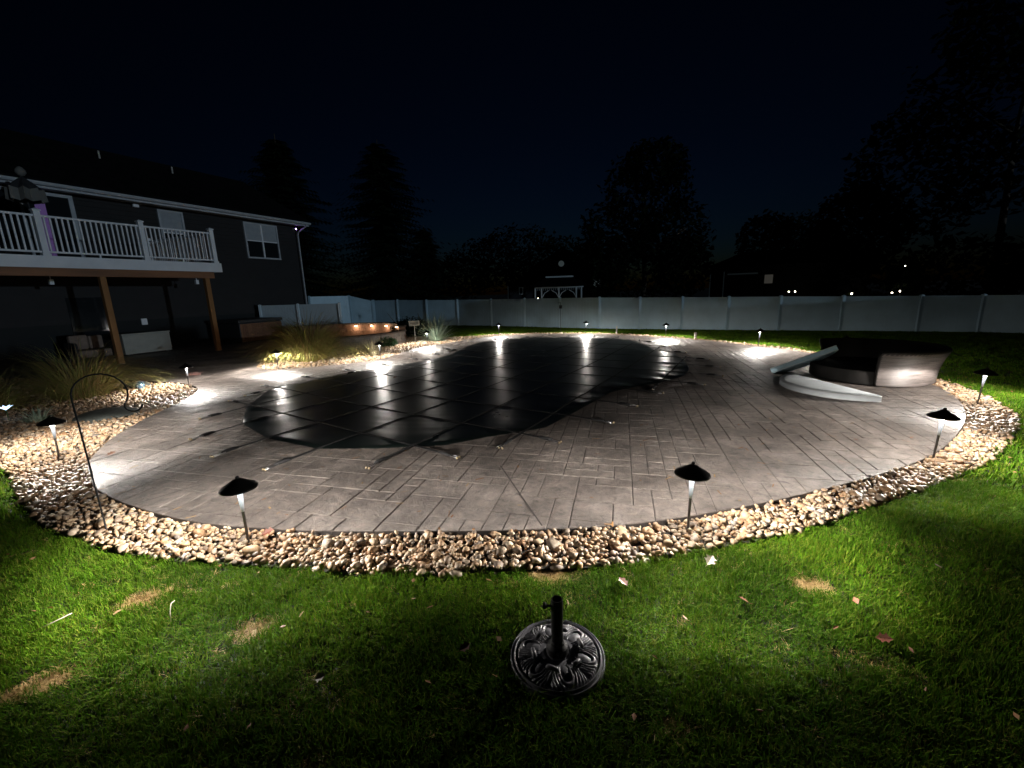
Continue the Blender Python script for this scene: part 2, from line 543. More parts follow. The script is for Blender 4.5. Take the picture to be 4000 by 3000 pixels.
# ------------------------------------------------------------------ plan outlines (metres, patio top = 0)
PATIO = [(-6.53, 8.81), (-6.07, 7.67), (-5.94, 6.84), (-5.7, 6.08), (-5.45, 5.46), (-5.08, 4.86), (-4.84, 4.57), (-4.42, 4.18), (-4.12, 3.94),
         (-3.68, 3.69), (-3.19, 3.46), (-2.69, 3.27), (-2.07, 3.14), (-1.52, 3.07), (-0.96, 3.04), (-0.42, 3.01), (0.12, 3.0), (0.59, 3.0),
         (1.03, 3.05), (1.43, 3.13), (1.99, 3.27), (2.59, 3.46), (3.33, 3.71), (4.11, 4.04), (4.8, 4.45), (5.58, 5.04), (6.13, 5.53), (6.7, 6.17),
         (7.17, 6.88), (7.39, 7.52), (7.7, 8.5), (7.85, 9.8), (7.78, 11.2), (7.46, 12.13), (6.74, 13.96), (5.98, 15.04), (4.83, 16.54), (3.29, 17.68),
         (1.49, 18.27), (-0.44, 18.01), (-1.62, 17.09), (-2.23, 15.84), (-2.97, 15.2), (-3.32, 14.53), (-3.53, 13.3), (-3.74, 12.18), (-4.52, 11.61),
         (-5.3, 11.24), (-6.08, 10.96), (-6.56, 11.18), (-7.19, 11.84), (-7.5, 13.16), (-8.1, 15.5), (-8.6, 17.6), (-9.6, 19.6), (-14, 21.5), (-19, 15),
         (-18.5, 11.4), (-13.6, 11.1), (-10.5, 10.5), (-8.6, 9.95), (-7.3, 9.5)]
PATIO = chaikin(PATIO, 2)
BED = [(-16, 8.2), (-12, 5.6), (-9, 4.9), (-7.2, 4.85), (-6.02, 4.74), (-5.65, 4.52), (-5.26, 4.17), (-4.54, 3.68), (-4.15, 3.41), (-3.83, 3.25), (-3.57, 3.18), (-3.35, 3.04), (-3.1, 2.96),
       (-2.61, 2.81), (-2.05, 2.74), (-1.69, 2.69), (-1.4, 2.64), (-1.1, 2.56), (-0.9, 2.58), (-0.58, 2.55), (-0.21, 2.56), (0.42, 2.58), (0.72, 2.58),
       (1.07, 2.65), (1.32, 2.73), (1.85, 2.84), (2.3, 2.98), (2.6, 3.11), (3.6, 3.5), (4.74, 3.99), (5.84, 4.71), (6.6, 5.3), (6.95, 5.7), (7.31, 6.26),
       (7.65, 6.88), (7.85, 7.41), (7.98, 8.05), (8.15, 9.5), (8.15, 11.3), (7.8, 12.4), (7.05, 14.2), (6.3, 15.35), (5.1, 16.95), (3.45, 18.3),
       (1.5, 18.85), (-0.6, 18.85), (-2.0, 18.2), (-3.2, 18.3), (-4.6, 19.4), (-6.5, 20.2), (-9.8, 20.6), (-15, 22), (-20, 16)]
BED = chaikin(BED, 2)
COVER = [(-3.98, 6.06), (-4.53, 7.05), (-4.87, 8.33), (-4.4, 9.34), (-3.59, 10.33), (-2.75, 11.2), (-2.21, 11.87), (-1.79, 12.68), (-1.68, 13.57),
         (-1.41, 14.94), (-1.0, 15.82), (0.13, 16.5), (1.22, 16.7), (2.6, 16.36), (3.48, 15.77), (4.2, 15.0), (4.25, 13.5), (4.2, 12.2), (4.43, 11.42),
         (4.2, 10.22), (3.96, 9.37), (3.55, 8.58), (3.03, 8.11), (2.05, 7.56), (1.7, 7.29), (1.21, 6.56), (0.42, 5.45), (-0.34, 5.15), (-0.81, 4.90),
         (-1.65, 4.86), (-2.39, 4.92), (-3.23, 5.37)]

# ------------------------------------------------------------------ setting: ground, bed, patio
g = MB()
g.add([(-300, -300, -.075), (300, -300, -.075), (300, 300, -.075), (-300, 300, -.075)], [(0, 1, 2, 3)])
tag(g.build('ground', M['lawnsoil']), kind='structure')

g = MB().prism(BED, -.074, -.050)
bed = tag(g.build('gravel_bed', M['soil']), kind='structure')

cover_in = [(x * .93 + -0.3 * .07, y * .93 + 10.5 * .07) for x, y in COVER]      # the pool's edge under the cover
bmh = bmesh.new()
for loop in (PATIO, cover_in):
    vs2 = [bmh.verts.new((x, y, -.009)) for x, y in loop]
    for a, b in zip(vs2, vs2[1:] + vs2[:1]):
        bmh.edges.new((a, b))
bmesh.ops.triangle_fill(bmh, use_beauty=True, use_dissolve=False, edges=list(bmh.edges), normal=(0, 0, 1))
bmh.verts.index_update()
g = MB()
g.add([q.co[:] for q in bmh.verts], [[q.index for q in f.verts] if f.normal.z >= 0 else [q.index for q in reversed(f.verts)] for f in bmh.faces])
bmh.free()
for loop in (PATIO, cover_in):
    n_ = len(loop)
    z1 = -.12 if loop is PATIO else -.06
    g.add([(x, y, -.009) for x, y in loop] + [(x, y, z1) for x, y in loop], [(i, (i + 1) % n_, n_ + (i + 1) % n_, n_ + i) for i in range(n_)])
patio = tag(g.build('patio', M['joint']), kind='structure')


def clip(poly, a, b):
    """keep the part of poly left of line a->b"""
    out = []
    ax, ay = a
    dx, dy = b[0] - ax, b[1] - ay
    n = len(poly)
    for i in range(n):
        p, q = poly[i], poly[(i + 1) % n]
        sp = dx * (p[1] - ay) - dy * (p[0] - ax)
        sq = dx * (q[1] - ay) - dy * (q[0] - ax)
        if sp >= 0:
            out.append(p)
        if (sp >= 0) != (sq >= 0):
            t = sp / (sp - sq)
            out.append((p[0] + (q[0] - p[0]) * t, p[1] + (q[1] - p[1]) * t))
    return out


# random ashlar layout on a 0.2 m module, turned -14.5 degrees
TA = R(-14.5)
tu = np.array([math.cos(TA), math.sin(TA)])
tv = np.array([-math.sin(TA), math.cos(TA)])
MOD = 0.165
NU, NV = 178, 148
U0, V0 = -20.0, 0.0
grid = np.zeros((NU, NV), bool)
SIZES = [(3, 2), (2, 3), (2, 2), (3, 1), (1, 2), (2, 1), (3, 2), (1, 3), (1, 1)]
rt = random.Random(11)
tiles = []
for j in range(NV):
    for i in range(NU):
        if grid[i, j]:
            continue
        opts = SIZES[:]
        rt.shuffle(opts)
        for a, b in opts + [(1, 1)]:
            if i + a <= NU and j + b <= NV and not grid[i:i + a, j:j + b].any():
                grid[i:i + a, j:j + b] = True
                u0, u1 = U0 + i * MOD, U0 + (i + a) * MOD
                v0, v1 = V0 + j * MOD, V0 + (j + b) * MOD
                tiles.append((u0, u1, v0, v1))
                break
cent = np.array([tu * (t[0] + t[1]) / 2 + tv * (t[2] + t[3]) / 2 for t in tiles])
near_ok = (cent[:, 0] > -20) & (cent[:, 0] < 9) & (cent[:, 1] > 2.4) & (cent[:, 1] < 22)
pin = inpoly(cent, cover_in)
PA = np.array(PATIO)
tl = []
for t, c, ok, pi_ in zip(tiles, cent, near_ok, pin):
    if not ok or pi_:
        continue
    u0, u1, v0, v1 = t
    gap = rt.uniform(.0025, .005)
    cr = [tu * a + tv * b for a, b in ((u0 + gap, v0 + gap), (u1 - gap, v0 + gap), (u1 - gap, v1 - gap), (u0 + gap, v1 - gap))]
    cr = [(float(p[0]), float(p[1])) for p in cr]
    ins = inpoly(np.array(cr), PATIO)
    dmin = np.hypot(PA[:, 0] - c[0], PA[:, 1] - c[1]).min()
    if ins.all() and dmin > 0.5:
        tl.append(cr)
        continue
    if not ins.any() and dmin > 0.6:
        continue
    # clip: outline limited to the tile
    poly = PATIO
    for k in range(4):
        poly = clip(poly, cr[k], cr[(k + 1) % 4])
        if len(poly) < 3:
            break
    if len(poly) >= 3 and abs(area2(poly)) > .0015:
        q = [poly[0]]
        for p in poly[1:]:
            if math.hypot(p[0] - q[-1][0], p[1] - q[-1][1]) > .004:
                q.append(p)
        if len(q) >= 3:
            tl.append(q)


def tile_geo(mb, poly, dz):
    if area2(poly) < 0:
        poly = poly[::-1]
    n = len(poly)
    cx = sum(p[0] for p in poly) / n
    cy_ = sum(p[1] for p in poly) / n
    mid = []
    for x, y in poly:
        d = math.hypot(x - cx, y - cy_) + 1e-6
        k = max(0.5, 1 - .006 / d)
        mid.append((cx + (x - cx) * k, cy_ + (y - cy_) * k))
    v = [(x, y, -.0105) for x, y in poly] + [(x, y, -.004 + dz) for x, y in poly] + [(x, y, dz) for x, y in mid]
    f = []
    for r_ in (0, 1):
        for i in range(n):
            f.append((r_ * n + i, r_ * n + (i + 1) % n, (r_ + 1) * n + (i + 1) % n, (r_ + 1) * n + i))
    f.append(tuple(2 * n + i for i in range(n)))
    mb.add(v, f)


def scr(p):
    """rough size on screen of a ground patch"""
    return 1.0 / (p[0] ** 2 + p[1] ** 2 + 3.2) ** 1.5


tl.sort(key=lambda q: -abs(area2(q)) * scr((sum(p[0] for p in q) / len(q), sum(p[1] for p in q) / len(q))))
rest = MB()
for k, q in enumerate(tl):
    dz = rt.uniform(-.0012, .0012)
    if k < 300:
        mb = MB()
        tile_geo(mb, q, dz)
        mb.build('stamped_panel', M['patio'], patio)
    else:
        tile_geo(rest, q, dz)
tag(rest.build('stamped_panels', M['patio'], patio), kind='stuff')


# saw cuts in the slab
def sawcut(a, b, wd=.006):
    d = Vector((b[0] - a[0], b[1] - a[1], 0)).normalized()
    nrm = Vector((-d.y, d.x, 0)) * wd
    A, B = Vector((*a, 0)), Vector((*b, 0))
    vv = [A - nrm, B - nrm, B + nrm, A + nrm]
    return MB().add([(p.x, p.y, .0016) for p in vv] + [(p.x, p.y, -.009) for p in vv],
                    [(0, 1, 2, 3), (4, 5, 1, 0), (6, 7, 3, 2), (5, 6, 2, 1), (7, 4, 0, 3)]).build('control_joint', M['joint'], patio)


sawcut((-0.15, 4.25), (0.2, 3.04))
sawcut((-0.13, 4.27), (3.6, 6.34), .004)
sawcut((-2.5, 4.75), (-3.5, 3.62), .004)
sawcut((3.9, 8.6), (5.6, 5.1), .004)

# ------------------------------------------------------------------ stones of the gravel bed


def stone_mesh(k):
    bm = bmesh.new()
    bmesh.ops.create_icosphere(bm, subdivisions=2 if k < 6 else 1, radius=1)
    r_ = random.Random(100 + k)
    off = [Vector((r_.uniform(-1, 1), r_.uniform(-1, 1), r_.uniform(-1, 1))).normalized() for _ in range(7)]
    am = [r_.uniform(-.20, .16) for _ in range(7)]
    flat = [(Vector((r_.uniform(-1, 1), r_.uniform(-1, 1), r_.uniform(-1, 1))).normalized(), r_.uniform(.52, .82)) for _ in range(7)]
    for v in bm.verts:
        n = v.co.normalized()
        s = 1 + sum(a * max(0, n.dot(o)) ** 3 for a, o in zip(am, off))
        q = n * s
        for fn, fd in flat:
            h = q.dot(fn)
            if h > fd:
                q = q - fn * (h - fd) * .8
        v.co = (q.x * r_.uniform(.98, 1.02), q.y * .76, q.z * .60)
    me = bpy.data.meshes.new('stone')
    bm.to_mesh(me)
    bm.free()
    me.polygons.foreach_set('use_smooth', [True] * len(me.polygons))
    me.materials.append(M['stone'])
    return me


STONES = [stone_mesh(k) for k in range(12)]


def jgrid(x0, x1, y0, y1, sp, jit=.45):
    xs = np.arange(x0, x1, sp)
    ys = np.arange(y0, y1, sp)
    X, Y = np.meshgrid(xs, ys)
    X = X + (np.arange(len(ys)) % 2)[:, None] * sp / 2
    P = np.stack([X.ravel(), Y.ravel()], 1)
    return P + rng.uniform(-jit, jit, P.shape) * sp


def seen(P, m=1.5):
    return np.abs(P[:, 0]) < P[:, 1] * 1.30 + m


pts = []
for (sp, sz, ymin, ymax, dmin, dmax) in ((.042, .0238, 2, 10, 0, 7.2), (.066, .034, 2, 14, 7.2, 11.5), (.09, .044, 6, 22, 11.5, 24)):
    for layer in range(3 if sp < .06 else 2):
        P = jgrid(-16, 9, ymin, ymax, sp)
        d = np.hypot(P[:, 0], P[:, 1])
        k = (d >= dmin) & (d < dmax) & inpoly(P, BED) & ~inpoly(P, PATIO) & seen(P)
        P = P[k]
        if layer == 2:
            P = P[rng.random(len(P)) < .22]
        if layer == 1 and sp < .06:
            P = P[rng.random(len(P)) < .74]
        z = {0: -.044, 1: -.026, 2: -.006}[layer] + rng.uniform(-.006, .006, len(P))
        s = sz * rng.lognormal(-.04, .34, len(P)) * (.92 if layer else 1.05)
        pts.append(np.column_stack([P, z, s, np.full(len(P), layer)]))
pts = np.concatenate(pts)
# keep stones from poking through the slab edge: push out by nearest outline distance
dx = pts[:, None, :2] - PA[None, ::2, :]
dd = np.sqrt((dx ** 2).sum(2)).min(1)
pts = pts[dd > pts[:, 3] * .55]
d3 = np.hypot(pts[:, 0], pts[:, 1])
order = np.argsort(d3 - (pts[:, 4] > 0) * .5 - (pts[:, 4] > 1) * .6)
single = order[:300]
others = order[300:]
rotz = rng.uniform(0, 2 * PI, len(pts))
tilt = rng.normal(0, .35, (len(pts), 2))
sq = rng.uniform(.75, 1.3, (len(pts), 3))
var = rng.integers(0, 6, len(pts))
far_i = d3 > 7.2
var[far_i] = rng.integers(6, 12, far_i.sum())
for i in single:
    o = bpy.data.objects.new('stone', STONES[var[i]])
    COL.objects.link(o)
    o.parent = bed
    o.location = pts[i, :3]
    o.rotation_euler = (tilt[i, 0], tilt[i, 1], rotz[i])
    o.scale = pts[i, 3] * sq[i]


def scatter(name, P3, rot, scl, idx, sources, mat_, kind='stuff', parent=None):
    """points carrying rotation, scale and variant; geometry nodes put one source mesh on each"""
    me = bpy.data.meshes.new(name)
    me.from_pydata([tuple(p) for p in P3], [], [])
    for an, ty, key, val in (('rot', 'FLOAT_VECTOR', 'vector', rot), ('scl', 'FLOAT_VECTOR', 'vector', scl), ('idx', 'INT', 'value', idx)):
        a = me.attributes.new(an, ty, 'POINT')
        a.data.foreach_set(key, np.ascontiguousarray(val, dtype=np.int32 if ty == 'INT' else np.float32).ravel())
    me.materials.append(mat_)
    o = bpy.data.objects.new(name, me)
    COL.objects.link(o)
    if parent is not None:
        o.parent = parent
    ng = bpy.data.node_groups.new(name + '_nodes', 'GeometryNodeTree')
    ng.interface.new_socket('Geometry', in_out='INPUT', socket_type='NodeSocketGeometry')
    ng.interface.new_socket('Geometry', in_out='OUTPUT', socket_type='NodeSocketGeometry')
    gi = ng.nodes.new('NodeGroupInput')
    go = ng.nodes.new('NodeGroupOutput')
    j = ng.nodes.new('GeometryNodeGeometryToInstance')
    for sme in reversed(sources):
        so = bpy.data.objects.new('source', sme)
        oi = ng.nodes.new('GeometryNodeObjectInfo')
        oi.inputs['Object'].default_value = so
        ng.links.new(oi.outputs['Geometry'], j.inputs[0])
    ip = ng.nodes.new('GeometryNodeInstanceOnPoints')
    ng.links.new(gi.outputs[0], ip.inputs['Points'])
    ng.links.new(j.outputs[0], ip.inputs['Instance'])
    ip.inputs['Pick Instance'].default_value = True
    for an, ty, sock in (('idx', 'INT', 'Instance Index'), ('rot', 'FLOAT_VECTOR', 'Rotation'), ('scl', 'FLOAT_VECTOR', 'Scale')):
        na = ng.nodes.new('GeometryNodeInputNamedAttribute')
        na.data_type = ty
        na.inputs[0].default_value = an
        ng.links.new(na.outputs[0], ip.inputs[sock])
    ng.links.new(ip.outputs[0], go.inputs[0])
    md = o.modifiers.new('scatter', 'NODES')
    md.node_group = ng
    return tag(o, kind=kind)


scatter('stones', pts[others, :3], np.column_stack([tilt[others], rotz[others]]), pts[others, 3:4] * sq[others], var[others], STONES, M['stone'], parent=bed)


# ------------------------------------------------------------------ lawn
def tuft_mesh(k, nb, rad, h0, h1, wd, mat_, lean=.55):
    r_ = random.Random(500 + k)
    mb = MB()
    for _ in range(nb):
        a = r_.uniform(0, 2 * PI)
        rr = rad * math.sqrt(r_.random())
        bx, by = rr * math.cos(a), rr * math.sin(a)
        h = r_.uniform(h0, h1)
        da = r_.uniform(0, 2 * PI)
        ln = abs(r_.gauss(0, lean)) * h
        wx, wy = -math.sin(da) * wd, math.cos(da) * wd
        tw = r_.uniform(-.6, .6)
        vv = []
        for t, ww in ((0, 1), (.45, .9), (.8, .55)):
            px, py = bx + math.cos(da) * ln * t * t, by + math.sin(da) * ln * t * t
            pz = h * (t - .18 * t * t * min(1.5, ln / h))
            c, s = math.cos(tw * t), math.sin(tw * t)
            ax, ay = (wx * c - wy * s) * ww, (wx * s + wy * c) * ww
            vv += [(px - ax, py - ay, pz), (px + ax, py + ay, pz)]
        vv.append((bx + math.cos(da) * ln, by + math.sin(da) * ln, h * (1 - .18 * min(1.5, ln / h))))
        mb.add(vv, [(0, 1, 3, 2), (2, 3, 5, 4), (4, 5, 6)])
    me = mb.mesh('tuft')
    me.materials.append(mat_)
    return me


TUFT = [tuft_mesh(k, 34, .05, .026, .056, .0017, M['grass'], .8) for k in range(6)]
TUFTF = [tuft_mesh(20 + k, 26, .085, .045, .075, .004, M['grass'], .7) for k in range(4)]
DRY = [tuft_mesh(40 + k, 30, .05, .008, .026, .0018, M['straw'], 1.6) for k in range(3)]

# worn straw-coloured patches: centre, half sizes, turn
PATCH = [(1.83, 2.35, .10, .055, -.3), (-1.53, 2.12, .085, .045, .75), (-2.40, 2.42, .12, .05, .55), (-2.42, 1.80, .12, .05, .55), (0.22, 2.53, .12, .06, 0.0), (0.65, 1.49, .05, .03, .4), (-0.87, 1.36, .05, .03, .6)]


def patch_d(P):
    best = np.full(len(P), 9.)
    for x, y, a, b, t in PATCH:
        u = (P[:, 0] - x) * math.cos(t) + (P[:, 1] - y) * math.sin(t)
        v = -(P[:, 0] - x) * math.sin(t) + (P[:, 1] - y) * math.cos(t)
        best = np.minimum(best, np.sqrt((u / a) ** 2 + (v / b) ** 2))
    return best


def lawn(sp, x0, x1, y0, y1, dmin, dmax):
    P = jgrid(x0, x1, y0, y1, sp, .5)
    d = np.hypot(P[:, 0], P[:, 1])
    k = (d >= dmin) & (d < dmax) & ~inpoly(P, BED) & ~inpoly(P, PATIO) & seen(P, 3.6)
    return P[k]


P1 = lawn(.040, -7.5, 9, -1.2, 8.6, 0, 5.6)
pd = patch_d(P1) + rng.normal(0, .38, len(P1)) - .35
dbase = np.hypot(P1[:, 0] - .19, P1[:, 1] - 1.86)
P1g = P1[(pd > 1) & (dbase > .235)]


def scat_grass(name, P, srcs, mat_, z, smin, smax):
    n = len(P)
    cl = .85 + .3 * np.sin(P[:, 0] * 5.1 + 1.3 * np.sin(P[:, 1] * 3.7)) * np.sin(P[:, 1] * 6.3 + 1.7 * np.sin(P[:, 0] * 2.9))
    sc = rng.uniform(smin, smax, n) * np.clip(cl, .6, 1.2)
    scl = np.column_stack([np.ones(n), np.ones(n), sc])
    rot = np.column_stack([rng.normal(0, .12, (n, 2)), rng.uniform(0, 2 * PI, n)])
    ix = rng.integers(0, len(srcs), n)
    if name == 'grass':                       # a little dry thatch among the green
        th = rng.random(n) < .02 + .08 * (np.sin(P[:, 0] * 2.3 + 1) * np.sin(P[:, 1] * 3.1) > .55)
        ix[th] = len(srcs) + rng.integers(0, len(DRY), th.sum())
        srcs = srcs + DRY
    return scatter(name, np.column_stack([P, np.full(n, z)]), rot, scl, ix, srcs, mat_)


tag(scat_grass('grass', P1g, TUFT, M['grass'], -.062, .75, 1.2))
P2 = np.concatenate([lawn(.085, -14, 16, -2, 14, 5.6, 11), lawn(.13, -20, 22, 6, 27, 11, 27)])
tag(scat_grass('grass', P2, TUFTF, M['grass'], -.07, .8, 1.15))
PS = jgrid(-3, 2.4, 1.2, 2.8, .022, .5)
pds = patch_d(PS)
PS = PS[(pds + rng.normal(0, .3, len(pds)) < 1.1) & ~inpoly(PS, BED)]
tag(scat_grass('dry_grass', PS, DRY, M['straw'], -.066, .8, 1.6))

# ------------------------------------------------------------------ pool cover
RAY = []
cpoly = [Vector((x, y)) for x, y in COVER]


def edge_sample(poly, step):
    out = []
    n = len(poly)
    for i in range(n):
        a, b = np.array(poly[i]), np.array(poly[(i + 1) % n])
        L = np.hypot(*(b - a))
        k = max(1, int(L / step))
        for t in range(k):
            out.append(a + (b - a) * t / k)
    return np.array(out)


CO = edge_sample(COVER, .05)
sp = .06
X, Y = np.meshgrid(np.arange(-5.2, 4.8, sp), np.arange(4.6, 17, sp))
GP = np.stack([X.ravel(), Y.ravel()], 1)
ing = inpoly(GP, COVER)
GPi = GP[ing]
dist = np.empty(len(GPi))
arc = np.empty(len(GPi))
for a in range(0, len(GPi), 4000):
    q = np.sqrt(((GPi[a:a + 4000, None, :] - CO[None]) ** 2).sum(2))
    dist[a:a + 4000] = q.min(1)
    arc[a:a + 4000] = q.argmin(1) * .05
keep = dist > .03
GPi, dist, arc = GPi[keep], dist[keep], arc[keep]


def coverz(x, y, d, s):
    f = np.exp(-(d / .50) ** 1.4) * np.minimum(1, d / .05)
    wr = .012 * np.sin(s * 5.5 + 1.9 * np.sin(s * 1.3) + 2.2 * d) + .005 * np.sin(s * 13 + 3.0 * np.sin(s * .7)) + .006 * np.sin(s * 3.1 + 6 * d)
    sel = .45 + .55 * np.clip(np.sin(s * .55 + .6) * 1.3, 0, 1)
    sagw = -.042 * (1 - np.exp(-(np.maximum(d - .30, 0) / 1.5) ** 1.3))
    # large soft folds over the near corner
    nb = np.exp(-(((x + .9) / 1.8) ** 2 + ((y - 5.9) / .7) ** 2))
    fold = .007 * nb * np.sin((y - 5.0) * 26 + (x + 1) * 5.5 + 1.6 * np.sin(x * 3.1) + 1.1 * np.sin(y * 9 + x))
    return .026 + f * sel * np.maximum(wr, -.016) + sagw + fold * .25


# triangulate interior grid points plus the edge ring
from mathutils.geometry import delaunay_2d_cdt
verts2 = [Vector(p) for p in CO] + [Vector(p) for p in GPi]
nE = len(CO)
edges = [(i, (i + 1) % nE) for i in range(nE)]
res = delaunay_2d_cdt(verts2, edges, [list(range(nE))], 1, 1e-5)
v2, f2, ov = res[0], res[2], res[3]
VA = np.array([[p.x, p.y] for p in v2])
DD = np.empty(len(VA))
AA = np.empty(len(VA))
for a in range(0, len(VA), 4000):
    q = np.sqrt(((VA[a:a + 4000, None, :] - CO[None]) ** 2).sum(2))
    DD[a:a + 4000] = q.min(1)
    AA[a:a + 4000] = q.argmin(1) * .05
ZZ = coverz(VA[:, 0], VA[:, 1], DD, AA)
ZZ[DD < .004] = .012
cme = bpy.data.meshes.new('cover_sheet')
cme.from_pydata([(x, y, z) for (x, y), z in zip(VA, ZZ)], [], [tuple(f) for f in f2])
cme.update()
if cme.polygons[0].normal.z < 0:
    cme.flip_normals()
cme.polygons.foreach_set('use_smooth', [True] * len(cme.polygons))
pc = thing('pool_cover', 'dark green mesh pool cover strapped over the kidney shaped swimming pool', 'pool cover', (0, 0, 0))
link('cover_sheet', cme, M['cover'], pc)


def zc(x, y):
    d = np.sqrt(((CO - np.array([x, y])) ** 2).sum(1))
    k = d.argmin()
    return float(coverz(np.array([x]), np.array([y]), np.array([max(d[k], .05)]), np.array([k * .05]))[0])


def seg_hits(o, d):
    ts = []
    n = len(COVER)
    for i in range(n):
        ax, ay = COVER[i]
        bx, by = COVER[(i + 1) % n]
        ex, ey = bx - ax, by - ay
        den = d[0] * ey - d[1] * ex
        if abs(den) < 1e-9:
            continue
        t = ((ax - o[0]) * ey - (ay - o[1]) * ex) / den
        s = ((ax - o[0]) * d[1] - (ay - o[1]) * d[0]) / den
        if 0 <= s < 1:
            ts.append(t)
    return sorted(ts)


def ribbon(pts_, wd, th=.004):
    mb = MB()
    vv = []
    for i, p in enumerate(pts_):
        a = Vector(pts_[max(0, i - 1)])
        b = Vector(pts_[min(len(pts_) - 1, i + 1)])
        t = (b - a)
        t.z = 0
        t.normalize()
        nrm = Vector((-t.y, t.x, 0)) * wd / 2
        p = Vector(p)
        vv += [p - nrm, p + nrm, p + nrm + Vector((0, 0, th)), p - nrm + Vector((0, 0, th))]
    ff = []
    for i in range(len(pts_) - 1):
        for k in range(4):
            ff.append((i * 4 + k, i * 4 + (k + 1) % 4, i * 4 + 4 + (k + 1) % 4, i * 4 + 4 + k))
    ff += [(3, 2, 1, 0), tuple(4 * (len(pts_) - 1) + k for k in range(4))]
    return mb.add(vv, ff)


spr_me = MB()
spr_me.tube([(0.0, 0, .018), (.05, 0, .024), (.15, 0, .024), (.20, 0, .018)], [.010, .020, .020, .012], 8)
spr_me = spr_me.mesh('spring_sleeve', True)
spr_me.materials.append(M['strap'])
rod_me = MB().tube([(.16, .012, .018), (.31, .022, .010)], .0045, 6).tube([(.16, -.012, .018), (.31, -.022, .010)], .0045, 6).mesh('spring_rod', True)
rod_me.materials.append(M['spring'])
anc_me = MB().lathe([(.0, .002), (.013, .002), (.013, .022), (.009, .027), (0, .028)], 12, .315, .02).lathe([(.0, .002), (.013, .002), (.013, .022), (.009, .027), (0, .028)], 12, .315, -.02).mesh('brass_anchor', True)
anc_me.materials.append(M['brass'])
ends = 0
for ang, nrm_, ph, sp_ in ((R(-34.5), (.566, .824), 5.35, 1.0), (R(60.0), (.866, -.5), -3.506, .98)):
    d = (math.cos(ang), math.sin(ang))
    for k in range(-14, 22):
        v = ph + k * sp_
        o0 = (nrm_[0] * v, nrm_[1] * v)
        ts = seg_hits(o0, d)
        for a, b in zip(ts[0::2], ts[1::2]):
            if b - a < .25:
                continue
            n = max(2, int((b - a) / .12))
            P = []
            for i in range(n + 1):
                t = a + (b - a) * i / n
                x, y = o0[0] + d[0] * t, o0[1] + d[1] * t
                P.append((x, y, zc(x, y) + .0025))
            ribbon(P, .034, .003).build('grid_strap', M['strap'], pc)
            for te, sg in ((a, -1), (b, 1)):
                x, y = o0[0] + d[0] * te, o0[1] + d[1] * te
                L = .42
                E_ = [(x - d[0] * .04 * sg, y - d[1] * .04 * sg, zc(x, y) + .002), (x + d[0] * .1 * sg, y + d[1] * .1 * sg, .022), (x + d[0] * L * sg, y + d[1] * L * sg, .020)]
                ribbon(E_, .044, .005).build('anchor_strap', M['strap'], pc)
                for nm, me_ in (('spring_sleeve', spr_me), ('spring_rod', rod_me), ('brass_anchor', anc_me)):
                    q = link(nm, me_, None, pc)
                    q.location = (x + d[0] * (L - .04) * sg, y + d[1] * (L - .04) * sg, 0)
                    q.rotation_euler = (0, 0, math.atan2(d[1] * sg, d[0] * sg) + random.uniform(-.08, .08))
                ends += 1

# ------------------------------------------------------------------ path lights
LAMPS = [
    (-2.06, 2.97, -.03, 'black conical path light in the stones, nearest the camera, left of the umbrella base'),
    (1.31, 2.96, .01, 'black conical path light in the stones, nearest the camera, right of the umbrella base'),
    (-5.55, 4.95, -.02, 'black conical path light in the stones just left of the tall shepherd hook'),
    (4.31, 4.12, .03, 'black conical path light on the right curve of the stones'),
    (6.83, 6.05, .04, 'black conical path light at far right between stones and lawn'),
    (-6.97, 9.08, -.02, 'path light on the pointed tip of the left stone bed by the pink plume'),
    (-6.12, 11.12, -.02, 'path light at the left tip of the island bed before the big grass'),
    (-3.78, 12.3, 0, 'path light in front of the curved stone wall by the small tan tuft'),
    (-3.05, 15.72, 0, 'path light in front of the spiky blue green grass clump'),
    (-0.5, 18.35, 0, 'path light on the far patio edge, leftmost of those before the pale fence'),
    (3.13, 17.85, 0, 'path light on the far edge of the patio just right of the thin dark pole'),
    (5.66, 15.6, 0, 'path light on the far edge of the patio between the two short wooden stakes'),
    (7.33, 12.60, 0, 'path light on the far right edge of the patio beyond the tilted cushion'),
    (8.05, 10.2, 0, 'path light behind the wicker daybed, mostly hidden by the tilted cushion'),
]
pl = thing('path_light', LAMPS[0][3], 'path light', (LAMPS[0][0], LAMPS[0][1], -.05), .3, 'black path lights around the patio')
cap_prof = [(.0, .578), (.010, .577), (.013, .570), (.013, .560), (.022, .555), (.050, .537), (.088, .513), (.122, .491), (.127, .485), (.127, .478), (.120, .479), (.085, .499), (.050, .510), (.016, .520), (0, .522)]
capo = MB().lathe(cap_prof, 40).build('cap', M['bronze'], pl, angle=40)
stemo = MB().lathe([(.0095, -.02), (.0105, .28), (.0135, .40), (.0150, .447), (.0, .448)], 16).build('stem', M['stem'], pl, angle=40)
difo = MB().lathe([(.0112, .29), (.0150, .36), (.0205, .446), (.0, .4485)], 18).build('diffuser', M['frost'], pl, angle=40)
rods = MB()
for k in range(3):
    a = 2 * PI * k / 3
    rods.tube([(.011 * math.cos(a), .011 * math.sin(a), .44), (.011 * math.cos(a), .011 * math.sin(a), .522)], .0016, 5)
rodo = rods.build('cap_strut', M['stem'], pl)
lenso = MB().lathe([(.0, .5185), (.016, .5165), (.030, .5125), (.030, .5135), (.0, .5205)], 16).build('lens', M['lens'], pl)


